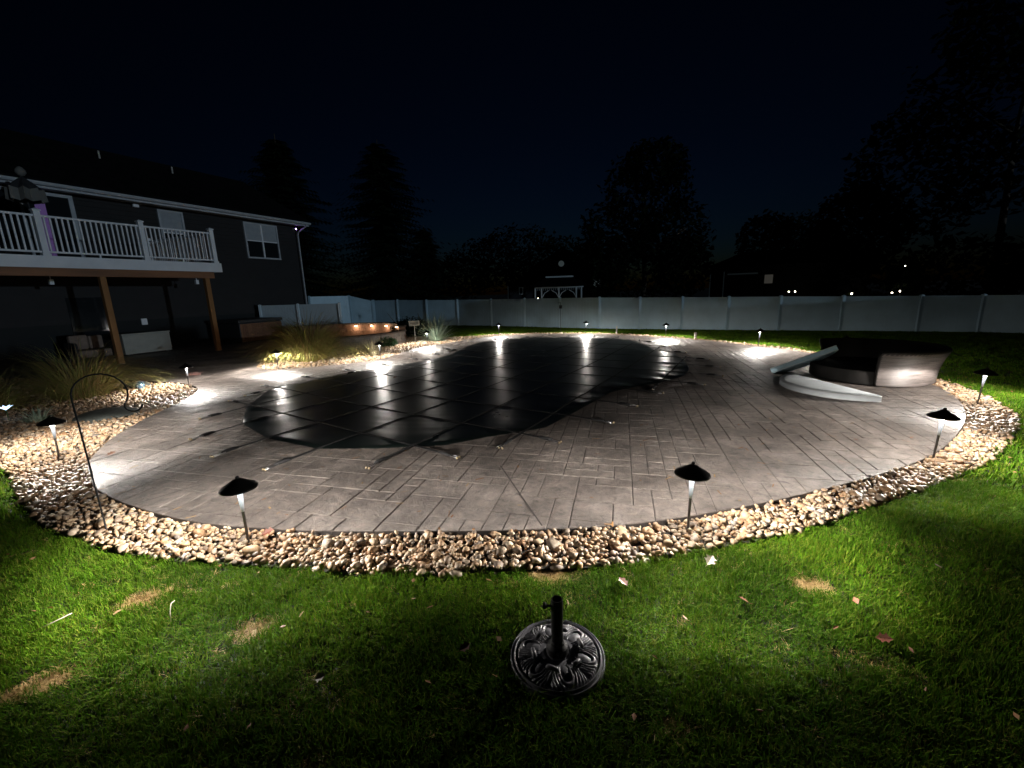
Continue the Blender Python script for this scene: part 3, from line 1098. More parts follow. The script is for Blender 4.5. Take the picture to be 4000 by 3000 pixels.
def lamp_light(name, watts, col, radius, p=2.0, cmin=.30):
    L = bpy.data.lights.new(name, 'POINT')
    L.energy = watts
    L.color = col
    L.shadow_soft_size = radius
    L.use_nodes = True
    nt = L.node_tree
    em = nt.nodes['Emission']
    tc = nt.nodes.new('ShaderNodeTexCoord')
    sx = nt.nodes.new('ShaderNodeSeparateXYZ')
    ab = nt.nodes.new('ShaderNodeMath')
    ab.operation = 'ABSOLUTE'
    mxn = nt.nodes.new('ShaderNodeMath')
    mxn.operation = 'MAXIMUM'
    mxn.inputs[1].default_value = cmin
    pw = nt.nodes.new('ShaderNodeMath')
    pw.operation = 'POWER'
    pw.inputs[1].default_value = -p
    nt.links.new(tc.outputs['Normal'], sx.inputs[0])
    nt.links.new(sx.outputs['Z'], ab.inputs[0])
    nt.links.new(ab.outputs[0], mxn.inputs[0])
    nt.links.new(mxn.outputs[0], pw.inputs[0])
    cut = nt.nodes.new('ShaderNodeMapRange')          # the cap's lip cuts the light off towards the horizontal
    cut.interpolation_type = 'SMOOTHSTEP'
    cut.inputs[1].default_value = .19
    cut.inputs[2].default_value = .35
    cut.inputs[3].default_value = .12
    cut.inputs[4].default_value = 1.0
    nt.links.new(ab.outputs[0], cut.inputs[0])
    mu = nt.nodes.new('ShaderNodeMath')
    mu.operation = 'MULTIPLY'
    nt.links.new(pw.outputs[0], mu.inputs[0])
    nt.links.new(cut.outputs[0], mu.inputs[1])
    nt.links.new(mu.outputs[0], em.inputs['Strength'])
    return L


LL = lamp_light('lamp_glow', LAMP_W, (1.0, 0.935, 0.855), .030)
lo = bpy.data.objects.new('lamp_glow', LL)
COL.objects.link(lo)
lo.parent = pl
lo.location = (0, 0, .484)
lo.rotation_euler = (0, R(6.5), 0)                   # the lamp board leans towards the patio


def outward(x, y):
    return math.atan2(y - 10.5, x)


pl.rotation_euler = (0, 0, outward(-2.06, 2.97))
proto = [(capo, []), (stemo, []), (difo, []), (rodo, []), (lenso, []), (lo, [])]
for x, y, ln, lab in LAMPS[1:]:
    q = dup(pl, proto, (x, y, -.05), 0, lab)
    q.rotation_euler = (random.uniform(-.04, .04), ln + random.uniform(-.025, .025), outward(x, y) + random.uniform(-.2, .2))

# ------------------------------------------------------------------ umbrella base in the foreground
ub = thing('umbrella_base', 'round black cast umbrella stand with scrolled relief, standing on the lawn in the foreground', 'umbrella stand', (0.19, 1.86, -.062), R(12))
NR, NT = 84, 420
RB = .243
rr_ = np.linspace(0, 1, NR)
th_ = np.linspace(0, 2 * PI, NT, endpoint=False)
RR, TT = np.meshgrid(rr_, th_, indexing='ij')
nl = 6
ph = (TT * nl / (2 * PI)) % 1 - .5            # -.5..+.5 inside one petal
lat = ph * 2 * PI / nl * RR                    # sideways distance from the petal's axis
dome = .024 + .022 * (1 - np.clip(RR / .93, 0, 1) ** 2.2)
ell = np.sqrt(((RR - .55) / .17) ** 2 + (lat / .105) ** 2)
for _ in range(3):
    ell = np.sqrt(((RR - .55 - .07 * np.maximum(ell - 1, 0)) / .17) ** 2 + (lat / (.105 + .05 * np.clip(RR - .55, 0, .3))) ** 2)
outw = np.clip((RR - .56) / .30, 0, 1)
lw = np.abs(lat) - .10 * outw ** 1.3 * (1 + 0 * RR)
dd_ = ell
lines = np.abs(np.sin((ell - 1) * PI * 2.2)) ** .8 * (ell > 1) * np.clip((RR - .36) / .12, 0, 1)
inz = np.clip((RR - .24) / .05, 0, 1) * np.clip((.86 - RR) / .03, 0, 1)
rel = .011 * lines * inz 
rel += .009 * np.clip(1 - ell, 0, 1) ** .5 * (RR > .3)
edge = np.exp(-((np.abs(ph) - .5) / .05) ** 2) * inz
rel -= .010 * edge * np.clip((RR - .35) / .3, 0, 1)
scall = .86 - .05 * np.abs(np.cos(ph * PI))
rel += .010 * (RR < scall) * inz * .4
rim = .016 * np.exp(-((RR - .905) / .022) ** 2) + .010 * np.exp(-((RR - .975) / .02) ** 2) - .010 * np.exp(-((RR - .865) / .014) ** 2)
hub = .012 * (RR < .22) - .006 * np.exp(-((RR - .23) / .012) ** 2)
ZB = dome + rel + rim + hub
ZB[-1, :] = 0.0
vv = np.stack([RR * RB * np.cos(TT), RR * RB * np.sin(TT), ZB], -1).reshape(-1, 3)
ff = []
for i in range(NR - 1):
    for k in range(NT):
        k2 = (k + 1) % NT
        ff.append((i * NT + k, (i + 1) * NT + k, (i + 1) * NT + k2, i * NT + k2))
MB().add(vv.tolist(), ff).build('base_plate', M['resin'], ub, smooth=True)
bar = MB().tube([(-.030, 0, .006), (-.022, 0, .013), (.022, 0, .013), (.030, 0, .006)], [.006, .012, .012, .006], 10).mesh('relief_bar', True)
bar.materials.append(M['resin'])
for k in range(nl):
    a = 2 * PI * (k + .0) / nl
    q = link('relief_bar', bar, None, ub)
    q.location = (.125 * math.cos(a), .125 * math.sin(a), .056)
    q.rotation_euler = (0, .16, a + PI / 2)
tubeo = MB().lathe([(.058, .055), (.052, .085), (.036, .098), (.034, .11), (.030, .115), (.030, .352), (.028, .357), (.022, .357), (.022, .10)], 28).build('pole_tube', M['black'], ub, angle=35)
kn = MB().tube([(-.028, .008, .318), (-.05, .014, .318)], .006, 10).build('clamp_knob', M['black'], ub, angle=40)
MB().tube([(-.05, .014, .318), (-.056, .0157, .318), (-.068, .019, .318)], [.012, .017, .015], 10).build('knob_grip', M['black'], kn, angle=40)
MB().tube([(-.068, .019, .316), (-.074, .0207, .312)], [.006, .004], 8).build('knob_tip', M['stake'], kn, smooth=True)
#@@PART2

# ------------------------------------------------------------------ house with raised deck
HX, HY = -10.68, 15.71
HA = R(65.25)
hex_ = (math.cos(HA), math.sin(HA))
hey_ = (-math.sin(HA), math.cos(HA))


def hw(lx, ly, z=0.0):
    return (HX + hex_[0] * lx + hey_[0] * ly, HY + hex_[1] * lx + hey_[1] * ly, z)


house = thing('house', 'dark grey sided two storey house at the left with white gutter and corner downspout', 'house', (HX, HY, -.05), HA)
MB().box(-14, 7.40, 4.12, 12, 0, 5.78).build('wall', M['found'], house)
# lap siding courses
sid = MB()
z = 1.36
while z < 5.74:
    z1 = min(z + .17, 5.76)
    sid.add([(-14, 4.085, z), (7.45, 4.085, z), (7.45, 4.115, z1), (-14, 4.115, z1), (-14, 4.12, z), (7.45, 4.12, z)],
            [(0, 1, 2, 3), (4, 5, 1, 0)])
    z = z1
z = 1.36
for k in range(26):
    z1 = z + .17
    sid.add([(7.45, 4.1, z), (7.45, 12, z), (7.41, 12, z1), (7.41, 4.1, z1)], [(0, 1, 2, 3)])
    z = z1
tag(sid.build('siding', M['siding'], house), kind='stuff')
MB().box(-14, 7.44, 4.07, 4.118, 1.20, 1.36).build('base_trim', M['siding'], house)
MB().box(7.36, 7.47, 4.03, 4.10, 1.2, 5.62).build('corner_board', M['siding'], house)
# roof
rf = MB().add([(-14.4, 3.45, 5.72), (7.8, 3.45, 5.72), (7.8, 8.2, 8.24), (-14.4, 8.2, 8.24), (-14.4, 13, 5.72), (7.8, 13, 5.72),
               (-14.4, 3.45, 5.84), (7.8, 3.45, 5.84), (7.8, 8.2, 8.36), (-14.4, 8.2, 8.36), (-14.4, 13, 5.84), (7.8, 13, 5.84)],
              [(0, 3, 2, 1), (3, 4, 5, 2), (6, 7, 8, 9), (9, 8, 11, 10), (0, 1, 7, 6), (1, 2, 8, 7), (2, 5, 11, 8), (3, 0, 6, 9), (4, 3, 9, 10), (5, 4, 10, 11)]).build('roof', M['nb_roof'], house)
sh = MB()
sl = 2.52 / 4.75
for r_ in range(24):
    y0 = 3.42 + r_ * .2
    zz = 5.84 + (y0 - 3.45) * sl
    x = -14.4 + (r_ % 2) * .15
    while x < 7.75:
        sh.box(x, min(x + .292, 7.8), y0, y0 + .215, zz + .004, zz + .016)
        for q in range(len(sh.v) - 8, len(sh.v)):
            p = sh.v[q]
            sh.v[q] = (p[0], p[1], p[2] + (p[1] - y0) * sl)
        x += .30
tag(sh.build('shingles', M['roof'], rf), kind='stuff')
for x, y in ((0.78, 7.0), (3.48, 7.0)):
    vp = MB().tube([(x, y, 5.9 + (y - 3.45) * sl - .1), (x, y, 8.02)], .035, 10).build('vent_pipe', M['stake'], house, angle=40)
# soffit, fascia and gutter
MB().box(-14.4, 7.72, 3.52, 4.11, 5.60, 5.64).build('soffit', M['trim_dimmed'], house)
MB().box(-14.4, 7.76, 3.47, 3.515, 5.56, 5.72).build('fascia_board', M['trim_dimmed'], house)
gp = [(0, 0), (.10, .02), (.13, .07), (.13, .115), (.118, .115), (.118, .075), (.095, .03), (0, .014)]
gm = MB()
vv = [(x, 3.465 - a, 5.62 + b) for x in (-14.4, 7.80) for a, b in gp]
gm.add(vv, [tuple([i, i + 8, (i + 1) % 8 + 8, (i + 1) % 8]) for i in range(8)] + [tuple(range(8)), tuple(range(15, 7, -1))])
gm.build('gutter', M['trim_dimmed'], house)
MB().tube([(7.56, 3.40, 5.66), (7.56, 3.42, 5.56), (7.47, 3.95, 5.30), (7.46, 4.02, 5.15), (7.46, 4.02, .25), (7.5, 3.8, .12)], .038, 8).build('downspout', M['trim_dimmed'], house, angle=40)
# corner camera with a violet infra-red ring
cm = MB().bbox(7.20, 7.30, 3.86, 4.06, 5.38, 5.46, .012).build('security_camera', M['trim'], house)
MB().lathe([(.020, 0), (.036, 0), (.036, .006), (.020, .006), (.020, 0)], 20).build('light_ring', m_emit('violet_ring', (0.55, 0.22, 1.0), 22), cm)
rg = bpy.data.objects['light_ring']
rg.matrix_local = Matrix.Translation((7.26, 3.858, 5.42)) @ Euler((R(90), 0, R(12))).to_matrix().to_4x4()


def window(x0, x1, z0, z1, double=True, blind=True, single=False):
    fr = MB()
    t = .075
    y0, y1 = 4.02, 4.10
    fr.box(x0, x1, y0, y1, z1 - t, z1).box(x0, x1, y0 - .015, y1, z0, z0 + t)
    fr.box(x0, x0 + t, y0, y1, z0 + t, z1 - t).box(x1 - t, x1, y0, y1, z0 + t, z1 - t)
    wn_ = fr.build('window', M['trim_dimmed'], house)
    xs = [(x0 + t, (x0 + x1) / 2 - .035), ((x0 + x1) / 2 + .035, x1 - t)] if double else [(x0 + t, x1 - t)]
    if double:
        MB().box((x0 + x1) / 2 - .035, (x0 + x1) / 2 + .035, y0 + .004, y1, z0 + t, z1 - t).build('mullion', M['trim'], wn_)
    zm = (z0 + z1) / 2
    for a, b in xs:
        if not single:
            MB().box(a, b, y0 + .02, y1, zm - .022, zm + .022).build('sash_rail', M['trim'], wn_)
            MB().box(a, b, y0 + .050, y0 + .058, z0 + t, zm - .022).build('pane', M['glass'], wn_)
            MB().box(a, b, y0 + .038, y0 + .046, zm + .022, z1 - t).build('pane', M['blind'] if blind else M['glass'], wn_)
        else:
            MB().box(a, b, y0 + .040, y0 + .048, z0 + t, z1 - t).build('pane', M['blind'] if blind else M['glass'], wn_)
    return wn_


window(4.48, 6.25, 3.80, 5.47)
window(0.95, 1.88, 3.75, 5.50, double=False)
# sliding door on the deck with a curtain inside
sd = MB()
sd.box(-4.2, -1.60, 4.02, 4.10, 5.44, 5.54).box(-1.72, -1.60, 4.02, 4.10, 3.15, 5.44).box(-4.2, -4.08, 4.02, 4.10, 3.15, 5.44).box(-2.95, -2.87, 4.03, 4.10, 3.15, 5.44)
sdo = sd.build('sliding_door', M['trim_dimmed'], house)
MB().box(-2.87, -1.72, 4.055, 4.062, 3.15, 5.44).build('pane', M['glass'], sdo)
MB().box(-4.08, -2.95, 4.055, 4.062, 3.15, 5.44).build('pane', M['glass'], sdo)
cu = MB()
cx_ = [(-2.60 + .02 * i, 4.045 - .006 * (i % 2)) for i in range(14)]
cu.add([(x, y, 3.2) for x, y in cx_] + [(x, y, 5.42) for x, y in cx_], [(i, i + 1, i + 15, i + 14) for i in range(13)])
cu.build('curtain', M['curtain'], sdo)
# eave flood light and two small lights under the deck
MB().bbox(.12, .32, 3.92, 4.05, 5.44, 5.56, .03).build('flood_light', M['trim'], house, angle=40)
MB().bbox(-.35, -.15, 4.02, 4.085, 1.0, 1.25, .02).build('outlet_box', M['trim'], house)
MB().box(-2.4, -1.4, 4.06, 4.118, .1, 2.1).build('lower_door', M['glass'], house)

deck = thing('raised_deck', 'raised deck on brown wooden posts with white baluster railing, attached to the dark house', 'deck', (HX, HY, -.05), HA)
DX0 = -9.0
DXE = .573
MB().box(DX0, DXE, .0, .03, 2.86, 3.17).build('fascia', M['trim'], deck)
MB().box(DXE - .03, DXE, .03, 4.0, 2.86, 3.17).build('fascia', M['trim'], deck)
MB().bbox(DX0, .30, .06, .20, 2.64, 2.86, .008).build('beam', M['beamwood'], deck)
fl = 0.032
k = 0
while fl < 4.0:
    MB().box(DX0, DXE - .03, fl, min(fl + .138, 4.0), 3.135, 3.165).build('deck_board', M['deckboard'], deck)
    fl += .143
x = DX0 + .2
while x < .5:
    MB().box(x - .02, x + .02, .21, 3.98, 2.90, 3.13).build('joist', M['beamwood'], deck)
    x += .45
for px in (0.03, -2.92, -5.9):
    MB().bbox(px - .075, px + .075, .055, .205, .05, 2.64, .008).build('support_post', M['wood'], deck)
    MB().box(px - .10, px + .10, .03, .23, .03, .055).build('post_foot', M['stake'], deck)
MB().box(.70, .80, 1.9, 2.0, 2.50, 2.66).build('under_light', M['trim'], deck)
MB().box(-3.45, -3.35, 1.9, 2.0, 2.48, 2.64).build('under_light', M['trim'], deck)
MB().tube([(.75, 1.95, 2.66), (.75, 1.95, 2.9)], .012, 6).build('light_stem', M['trim'], deck)
MB().tube([(-3.4, 1.95, 2.64), (-3.4, 1.95, 2.9)], .012, 6).build('light_stem', M['trim'], deck)
RZ0, RZ1 = 3.28, 4.20
posts = [.42, -1.70, -4.02, -6.4]
for px in posts:
    p_ = MB().box(px - .065, px + .065, .02, .15, 3.165, 4.32).build('railing_post', M['trim'], deck)
    MB().add([(px - .085, 0, 4.32), (px + .085, 0, 4.32), (px + .085, .17, 4.32), (px - .085, .17, 4.32), (px - .085, 0, 4.35), (px + .085, 0, 4.35), (px + .085, .17, 4.35), (px - .085, .17, 4.35), (px, .085, 4.395)],
             [(3, 2, 1, 0), (0, 1, 5, 4), (1, 2, 6, 5), (2, 3, 7, 6), (3, 0, 4, 7), (4, 5, 8), (5, 6, 8), (6, 7, 8), (7, 4, 8)]).build('post_cap', M['trim'], p_)
    MB().box(px - .085, px + .085, .0, .17, 3.166, 3.235).build('post_skirt', M['trim'], p_)
for b_, a_ in zip(posts[:-1], posts[1:]):
    MB().bbox(a_ + .066, b_ - .066, .05, .12, RZ1 - .03, RZ1 + .025, .01).build('top_rail', M['trim'], deck)
    MB().bbox(a_ + .066, b_ - .066, .055, .115, RZ0 - .03, RZ0 + .02, .008).build('bottom_rail', M['trim'], deck)
    n = int((b_ - a_ - .13) / .118)
    for i in range(n):
        xx = a_ + .066 + (b_ - a_ - .132) * (i + .5) / n
        MB().box(xx - .018, xx + .018, .067, .103, RZ0 + .02, RZ1 - .03).build('baluster', M['trim'], deck)
    MB().box((a_ + b_) / 2 - .02, (a_ + b_) / 2 + .02, .065, .105, 3.166, RZ0 - .03).build('rail_foot', M['trim'], deck)
# side railing at the right end of the deck
MB().box(.385, .455, .15, 3.9, RZ1 - .03, RZ1 + .025).build('top_rail', M['trim'], deck)
MB().box(.39, .45, .15, 3.9, RZ0 - .03, RZ0 + .02).build('bottom_rail', M['trim'], deck)
for i in range(31):
    yy = .24 + i * .118
    MB().box(.402, .438, yy - .018, yy + .018, RZ0 + .02, RZ1 - .03).build('baluster', M['trim'], deck)
MB().box(.355, .485, 3.9, 4.03, 3.165, 4.32).build('railing_post', M['trim'], deck)

# patio umbrella on the deck, folded part way
du = thing('patio_umbrella', 'dark patio umbrella with pale band standing on the raised deck at left', 'umbrella', hw(-3.62, 1.5, 3.115), HA)
MB().tube([(0, 0, .0), (0, 0, 2.30)], .022, 10).build('pole', M['black'], du, angle=40)
MB().lathe([(.24, 0), (.24, .05), (.06, .07), (.05, .25)], 20).build('base', M['black'], du, angle=40)
cn = MB()
n = 16
prof = [(.02, 2.25), (.16, 2.12), (.30, 1.96), (.34, 1.9)]
vv = []
for i, (r_, z_) in enumerate(prof):
    for k in range(n):
        rr = r_ * (1.12 if k % 2 else .8)
        vv.append((rr * math.cos(2 * PI * k / n), rr * math.sin(2 * PI * k / n), z_))
cn.add(vv, [(i * n + k, i * n + (k + 1) % n, (i + 1) * n + (k + 1) % n, (i + 1) * n + k) for i in range(3) for k in range(n)])
cn.build('canopy', M['canopy'], du)
vl = MB()
vv = []
for r_, z_ in ((.345, 1.895), (.37, 1.57)):
    for k in range(n):
        rr = r_ * (1.12 if k % 2 else .8)
        vv.append((rr * math.cos(2 * PI * k / n), rr * math.sin(2 * PI * k / n), z_ + (.05 if k % 2 else 0)))
vl.add(vv, [(k, (k + 1) % n, n + (k + 1) % n, n + k) for k in range(n)])
vl.build('valance', M['valance'], du)
MB().lathe([(0, 2.52), (.05, 2.50), (.11, 2.42), (.12, 2.35), (.07, 2.28), (.02, 2.26)], 12).build('finial', M['valance'], du, smooth=True)

# things under the deck
sb = thing('storage_bench', 'long pale storage box standing on the dark patio under the deck', 'storage box', hw(-1.13, 2.45, -.02), HA)
MB().bbox(-.73, .73, -.25, .25, .06, .72, .015).build('bin', M['white_box'], sb)
MB().bbox(-.75, .75, -.27, .27, .722, .78, .012).build('lid', M['white_box'], sb)
for sx_ in (-.6, .6):
    MB().box(sx_ - .06, sx_ + .06, -.2, .2, 0, .06).build('foot', M['black'], sb)
ac = thing('armchair', 'low armchair with tan patterned cushions beside the pale storage box under the deck', 'armchair', hw(-2.72, 2.3, -.01), HA)
MB().bbox(-.42, .42, -.32, .32, .12, .36, .03).build('seat', M['tan_fabric'], ac)
MB().bbox(-.42, .05, .16, .36, .37, .84, .05).build('back_cushion', M['tan_fabric'], ac)
MB().bbox(.06, .44, .16, .36, .37, .80, .05).build('back_cushion', M['tan_fabric'], ac)
MB().bbox(-.52, -.43, -.34, .34, .10, .62, .02).build('arm', M['wicker_dark_shaded'], ac)
MB().bbox(.45, .54, -.34, .34, .10, .62, .02).build('arm', M['wicker_dark_shaded'], ac)
for a_, b_ in ((-.46, -.3), (.46, -.3), (-.46, .3), (.46, .3)):
    MB().box(a_ - .03, a_ + .03, b_ - .03, b_ + .03, 0, .10).build('leg', M['wicker_dark_shaded'], ac)

ht = thing('hot_tub', 'square hot tub with reddish slatted sides and black cover right of the deck post', 'hot tub', hw(3.0, 2.75, -.01), HA)
MB().bbox(-1.0, 1.0, -1.0, 1.0, .0, .84, .03).build('shell', M['tubcover'], ht)
for i in range(19):
    xx = -.97 + i * .1035
    MB().box(xx, xx + .092, -1.022, -1.001, .05, .80).build('slat', M['tubwood'], ht)
    MB().box(1.001, 1.022, xx, xx + .092, .05, .80).build('slat', M['tubwood'], ht)
MB().bbox(-1.05, 1.05, -1.05, 1.05, .845, .97, .03).build('cover_lid', M['tubcover'], ht)

# ------------------------------------------------------------------ fences


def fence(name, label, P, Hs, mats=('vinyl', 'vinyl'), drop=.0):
    """P ground points of the posts, Hs heights; panels span the gaps"""
    x0, y0 = P[0]
    t = thing(name, label, 'fence', (x0, y0, -.06))
    for (x, y), h in zip(P, Hs):
        x, y = x - x0, y - y0
        h += .06
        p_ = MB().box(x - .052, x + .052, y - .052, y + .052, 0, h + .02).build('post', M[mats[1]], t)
        MB().add([(x - .065, y - .065, h + .02), (x + .065, y - .065, h + .02), (x + .065, y + .065, h + .02), (x - .065, y + .065, h + .02), (x, y, h + .06)],
                 [(0, 1, 4), (1, 2, 4), (2, 3, 4), (3, 0, 4), (3, 2, 1, 0)]).build('post_cap', M[mats[1]], p_)
    for (a, ha), (b, hb) in zip(zip(P, Hs), list(zip(P, Hs))[1:]):
        A = Vector((a[0] - x0, a[1] - y0, 0))
        B = Vector((b[0] - x0, b[1] - y0, 0))
        d = (B - A).normalized()
        nrm = Vector((-d.y, d.x, 0)) * .016
        L = (B - A).length
        ha += .06
        hb += .06
        A2, B2 = A + d * .055, B - d * .055

        def slab(p, q, z0a, z1a, z0b, z1b, th):
            n_ = nrm / .016 * th
            return [(p - n_) + Vector((0, 0, z0a)), (q - n_) + Vector((0, 0, z0b)), (q + n_) + Vector((0, 0, z0b)), (p + n_) + Vector((0, 0, z0a)),
                    (p - n_) + Vector((0, 0, z1a)), (q - n_) + Vector((0, 0, z1b)), (q + n_) + Vector((0, 0, z1b)), (p + n_) + Vector((0, 0, z1a))]
        bf = [(3, 2, 1, 0), (4, 5, 6, 7), (0, 1, 5, 4), (1, 2, 6, 5), (2, 3, 7, 6), (3, 0, 4, 7)]
        pm = MB()
        nb_ = max(3, int(L / .16))
        for i in range(nb_):                      # tongue and groove boards, too far to pick apart
            u0, u1 = i / nb_ + .0012, (i + 1) / nb_ - .0012
            p, q = A2.lerp(B2, u0), A2.lerp(B2, u1)
            za, zb = ha + (hb - ha) * u0 - .10, ha + (hb - ha) * u1 - .10
            pm.add(slab(p, q, .10, za, .10, zb, .013), bf)
        pm.add(slab(A2, B2, .12, ha - .12, .12, hb - .12, .0085), bf)
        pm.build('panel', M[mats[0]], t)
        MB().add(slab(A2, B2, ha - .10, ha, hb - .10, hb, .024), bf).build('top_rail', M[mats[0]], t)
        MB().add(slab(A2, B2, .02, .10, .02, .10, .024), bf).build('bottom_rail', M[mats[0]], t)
    return t


FP = [(-7.9, 25.4), (-6.4, 24.95), (-4.6, 24.2), (-2.82, 23.7), (-0.95, 22.7), (0.75, 21.5), (2.36, 20.25), (3.95, 19.1), (5.52, 18.4), (7.0, 17.6), (8.5, 16.85), (10.05, 16.1), (11.8, 15.35), (13.68, 14.4)]
FH = [1.53, 1.52, 1.47, 1.44, 1.43, 1.43, 1.43, 1.42, 1.38, 1.36, 1.33, 1.31, 1.27, 1.24]
FP = [(x * 1.06, y * 1.06) for x, y in FP]
FH = [1.8 - (1.8 - h) * 1.06 for h in FH]
FP += [(15.88, 14.52), (16.9, 13.6)]
FH += [1.19, 1.18]
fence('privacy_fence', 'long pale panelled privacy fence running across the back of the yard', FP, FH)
fence('privacy_fence', 'unseen side run of privacy fence, added to shade the lawn from the moon', [(16.95, 13.5), (17.5, 11.5), (17.9, 9.5), (18.2, 7.5), (18.4, 5.5), (18.5, 3.5), (18.5, 1.5), (18.5, -.5), (18.5, -2.5), (18.5, -4.5), (18.5, -6.5), (18.5, -8.5), (18.5, -10.5), (18.5, -12.5), (18.5, -14.5), (18.5, -16.5), (18.5, -18.5), (18.5, -20.5), (18.5, -22.5), (18.5, -24.5)], [1.25] * 20)  # out of view; added to keep the low moon off the lawn
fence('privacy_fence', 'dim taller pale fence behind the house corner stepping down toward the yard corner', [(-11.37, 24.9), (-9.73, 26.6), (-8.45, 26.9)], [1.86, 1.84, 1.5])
fence('privacy_fence', 'bright white fence run standing out from the house behind the big ornamental grass', [(-12.15, 21.25), (-10.1, 20.82), (-7.94, 20.35)], [1.5, 1.5, 1.5], ('vinyl_lit', 'vinyl_lit'))

dp = thing('shepherd_hook', 'thin dark pole standing on the far patio edge before the pale fence', 'garden pole', (2.2, 18.75, -.05))
MB().tube([(0, 0, 0), (0, 0, 1.32)], .011, 8).build('pole', M['black'], dp, angle=40)
MB().tube([(0, 0, 1.2), (.0, -.02, 1.30), (-.08, -.02, 1.34), (-.12, -.02, 1.28)], .007, 6).build('hook', M['black'], dp, angle=40)
MB().box(-.06, .06, -.03, .03, 1.06, 1.2).build('feeder', M['black'], dp)
sk0 = thing('stake', 'short weathered stake on the far patio edge, third upright left of the bigger stub', 'stake', (4.3, 17.35, -.05), .2, 'short stakes on the far edge')
sk0['label'] = 'taller short wooden stake on the far patio edge right of the dark pole'
MB().bbox(-.022, .022, -.022, .022, 0, .35, .004).build('stake_body', M['stake'], sk0)
sk1 = thing('stake', 'shorter thick wooden stub on the far patio edge nearer the wicker daybed', 'stake', (6.42, 14.85, -.05), .5, 'short stakes on the far edge')
MB().bbox(-.035, .035, -.025, .025, 0, .27, .004).build('stake_body', M['stake'], sk1)
sk2 = thing('stake', 'pale stake upright just behind the raised end of the tilted cushion', 'stake', (8.35, 10.75, -.05), .5, 'short stakes on the far edge')
MB().bbox(-.02, .02, -.02, .02, 0, .42, .004).build('stake_body', M['stake'], sk2)

# ------------------------------------------------------------------ shepherd hook in the left stones
sh_ = thing('shepherd_hook', 'tall thin black shepherd hook leaning in the left stone bed, empty', 'shepherd hook', (-3.39, 3.23, -.06))
dirx = Vector((.80, .60, 0))
hp = [(0, 0, 0), (-.004, 0, .5), (-.01, .0, 1.0), (-.014, 0, 1.14)]
pts_ = [Vector(p) for p in hp]
for a_ in range(170, -46, -15):
    q = Vector((-.014, 0, 1.16)) + dirx * (.165 + .165 * math.cos(R(a_))) + Vector((0, 0, .165 * math.sin(R(a_))))
    pts_.append(q)
base_end = pts_[-1]
cc = base_end + dirx * .055 + Vector((0, 0, -.012))
for a_ in range(170, 361, 19):
    pts_.append(cc + dirx * .055 * math.cos(R(a_)) + Vector((0, 0, .055 * math.sin(R(a_)))))
MB().tube(pts_, .0062, 8).build('rod', M['black'], sh_, angle=50)
MB().tube([(0, 0, .02), (.09, .02, .03)], .005, 6).build('foot_prong', M['black'], sh_, angle=50)

# ------------------------------------------------------------------ wicker daybed and its two loose half cushions
db = thing('daybed', 'round brown wicker daybed with flared curved back, stripped of its cushions', 'daybed', (6.72, 7.94, 0))


def weave(mb, fn, nu, nv):
    """open weave: horizontal strands bulging over vertical stakes"""
    vv = []
    for j in range(nv + 1):
        for i in range(nu + 1):
            vv.append(fn(i / nu, j / nv, (.006 if (i + (j // 2)) % 2 else -.004) + (.006 if j % 2 else -.005)))
    mb.add(vv, [(j * (nu + 1) + i, j * (nu + 1) + i + 1, (j + 1) * (nu + 1) + i + 1, (j + 1) * (nu + 1) + i) for j in range(nv) for i in range(nu)])


A0, A1 = R(-121), R(100)


def back_out(u, v, d):
    a = A0 + (A1 - A0) * u
    r_ = .945 + .01 * v + .13 * v ** 2.2 + d
    return (r_ * math.cos(a), r_ * math.sin(a), .02 + .58 * v)


def back_in(u, v, d):
    a = A0 + (A1 - A0) * u
    r_ = .875 + .01 * v + .135 * v ** 2.2 - d
    return (r_ * math.cos(a), r_ * math.sin(a), .02 + .57 * v)


mb = MB()
weave(mb, back_out, 130, 34)
bo = mb.build('backrest', M['wicker'], db, smooth=True)
mb = MB()
weave(mb, back_in, 120, 24)
mb.build('backrest_lining', M['wicker_dark_shaded'], db, smooth=True)
MB().tube([Vector(back_out(u / 40, 1, -.03)) + Vector((0, 0, .0)) for u in range(41)], .035, 8).build('top_rim', M['wicker_dark_shaded'], db, smooth=True)
for u in (0, 1):
    MB().tube([Vector(back_out(u, v / 8, -.034)) for v in range(9)], .034, 8).build('end_rim', M['wicker_dark_shaded'], db, smooth=True)
mb = MB()
weave(mb, lambda u, v, d: ((.87 + d) * math.cos(A1 + (2 * PI + A0 - A1) * u), (.91 + d) * math.sin(A1 + (2 * PI + A0 - A1) * u), .02 + .24 * v), 90, 18)
mb.build('seat_base', M['wicker_dark_shaded'], db, smooth=True)
MB().lathe([(0, .262), (.84, .262), (.872, .25), (.872, .225), (.0, .22)], 48).build('seat_deck', M['wicker_dark_shaded'], db, angle=40)


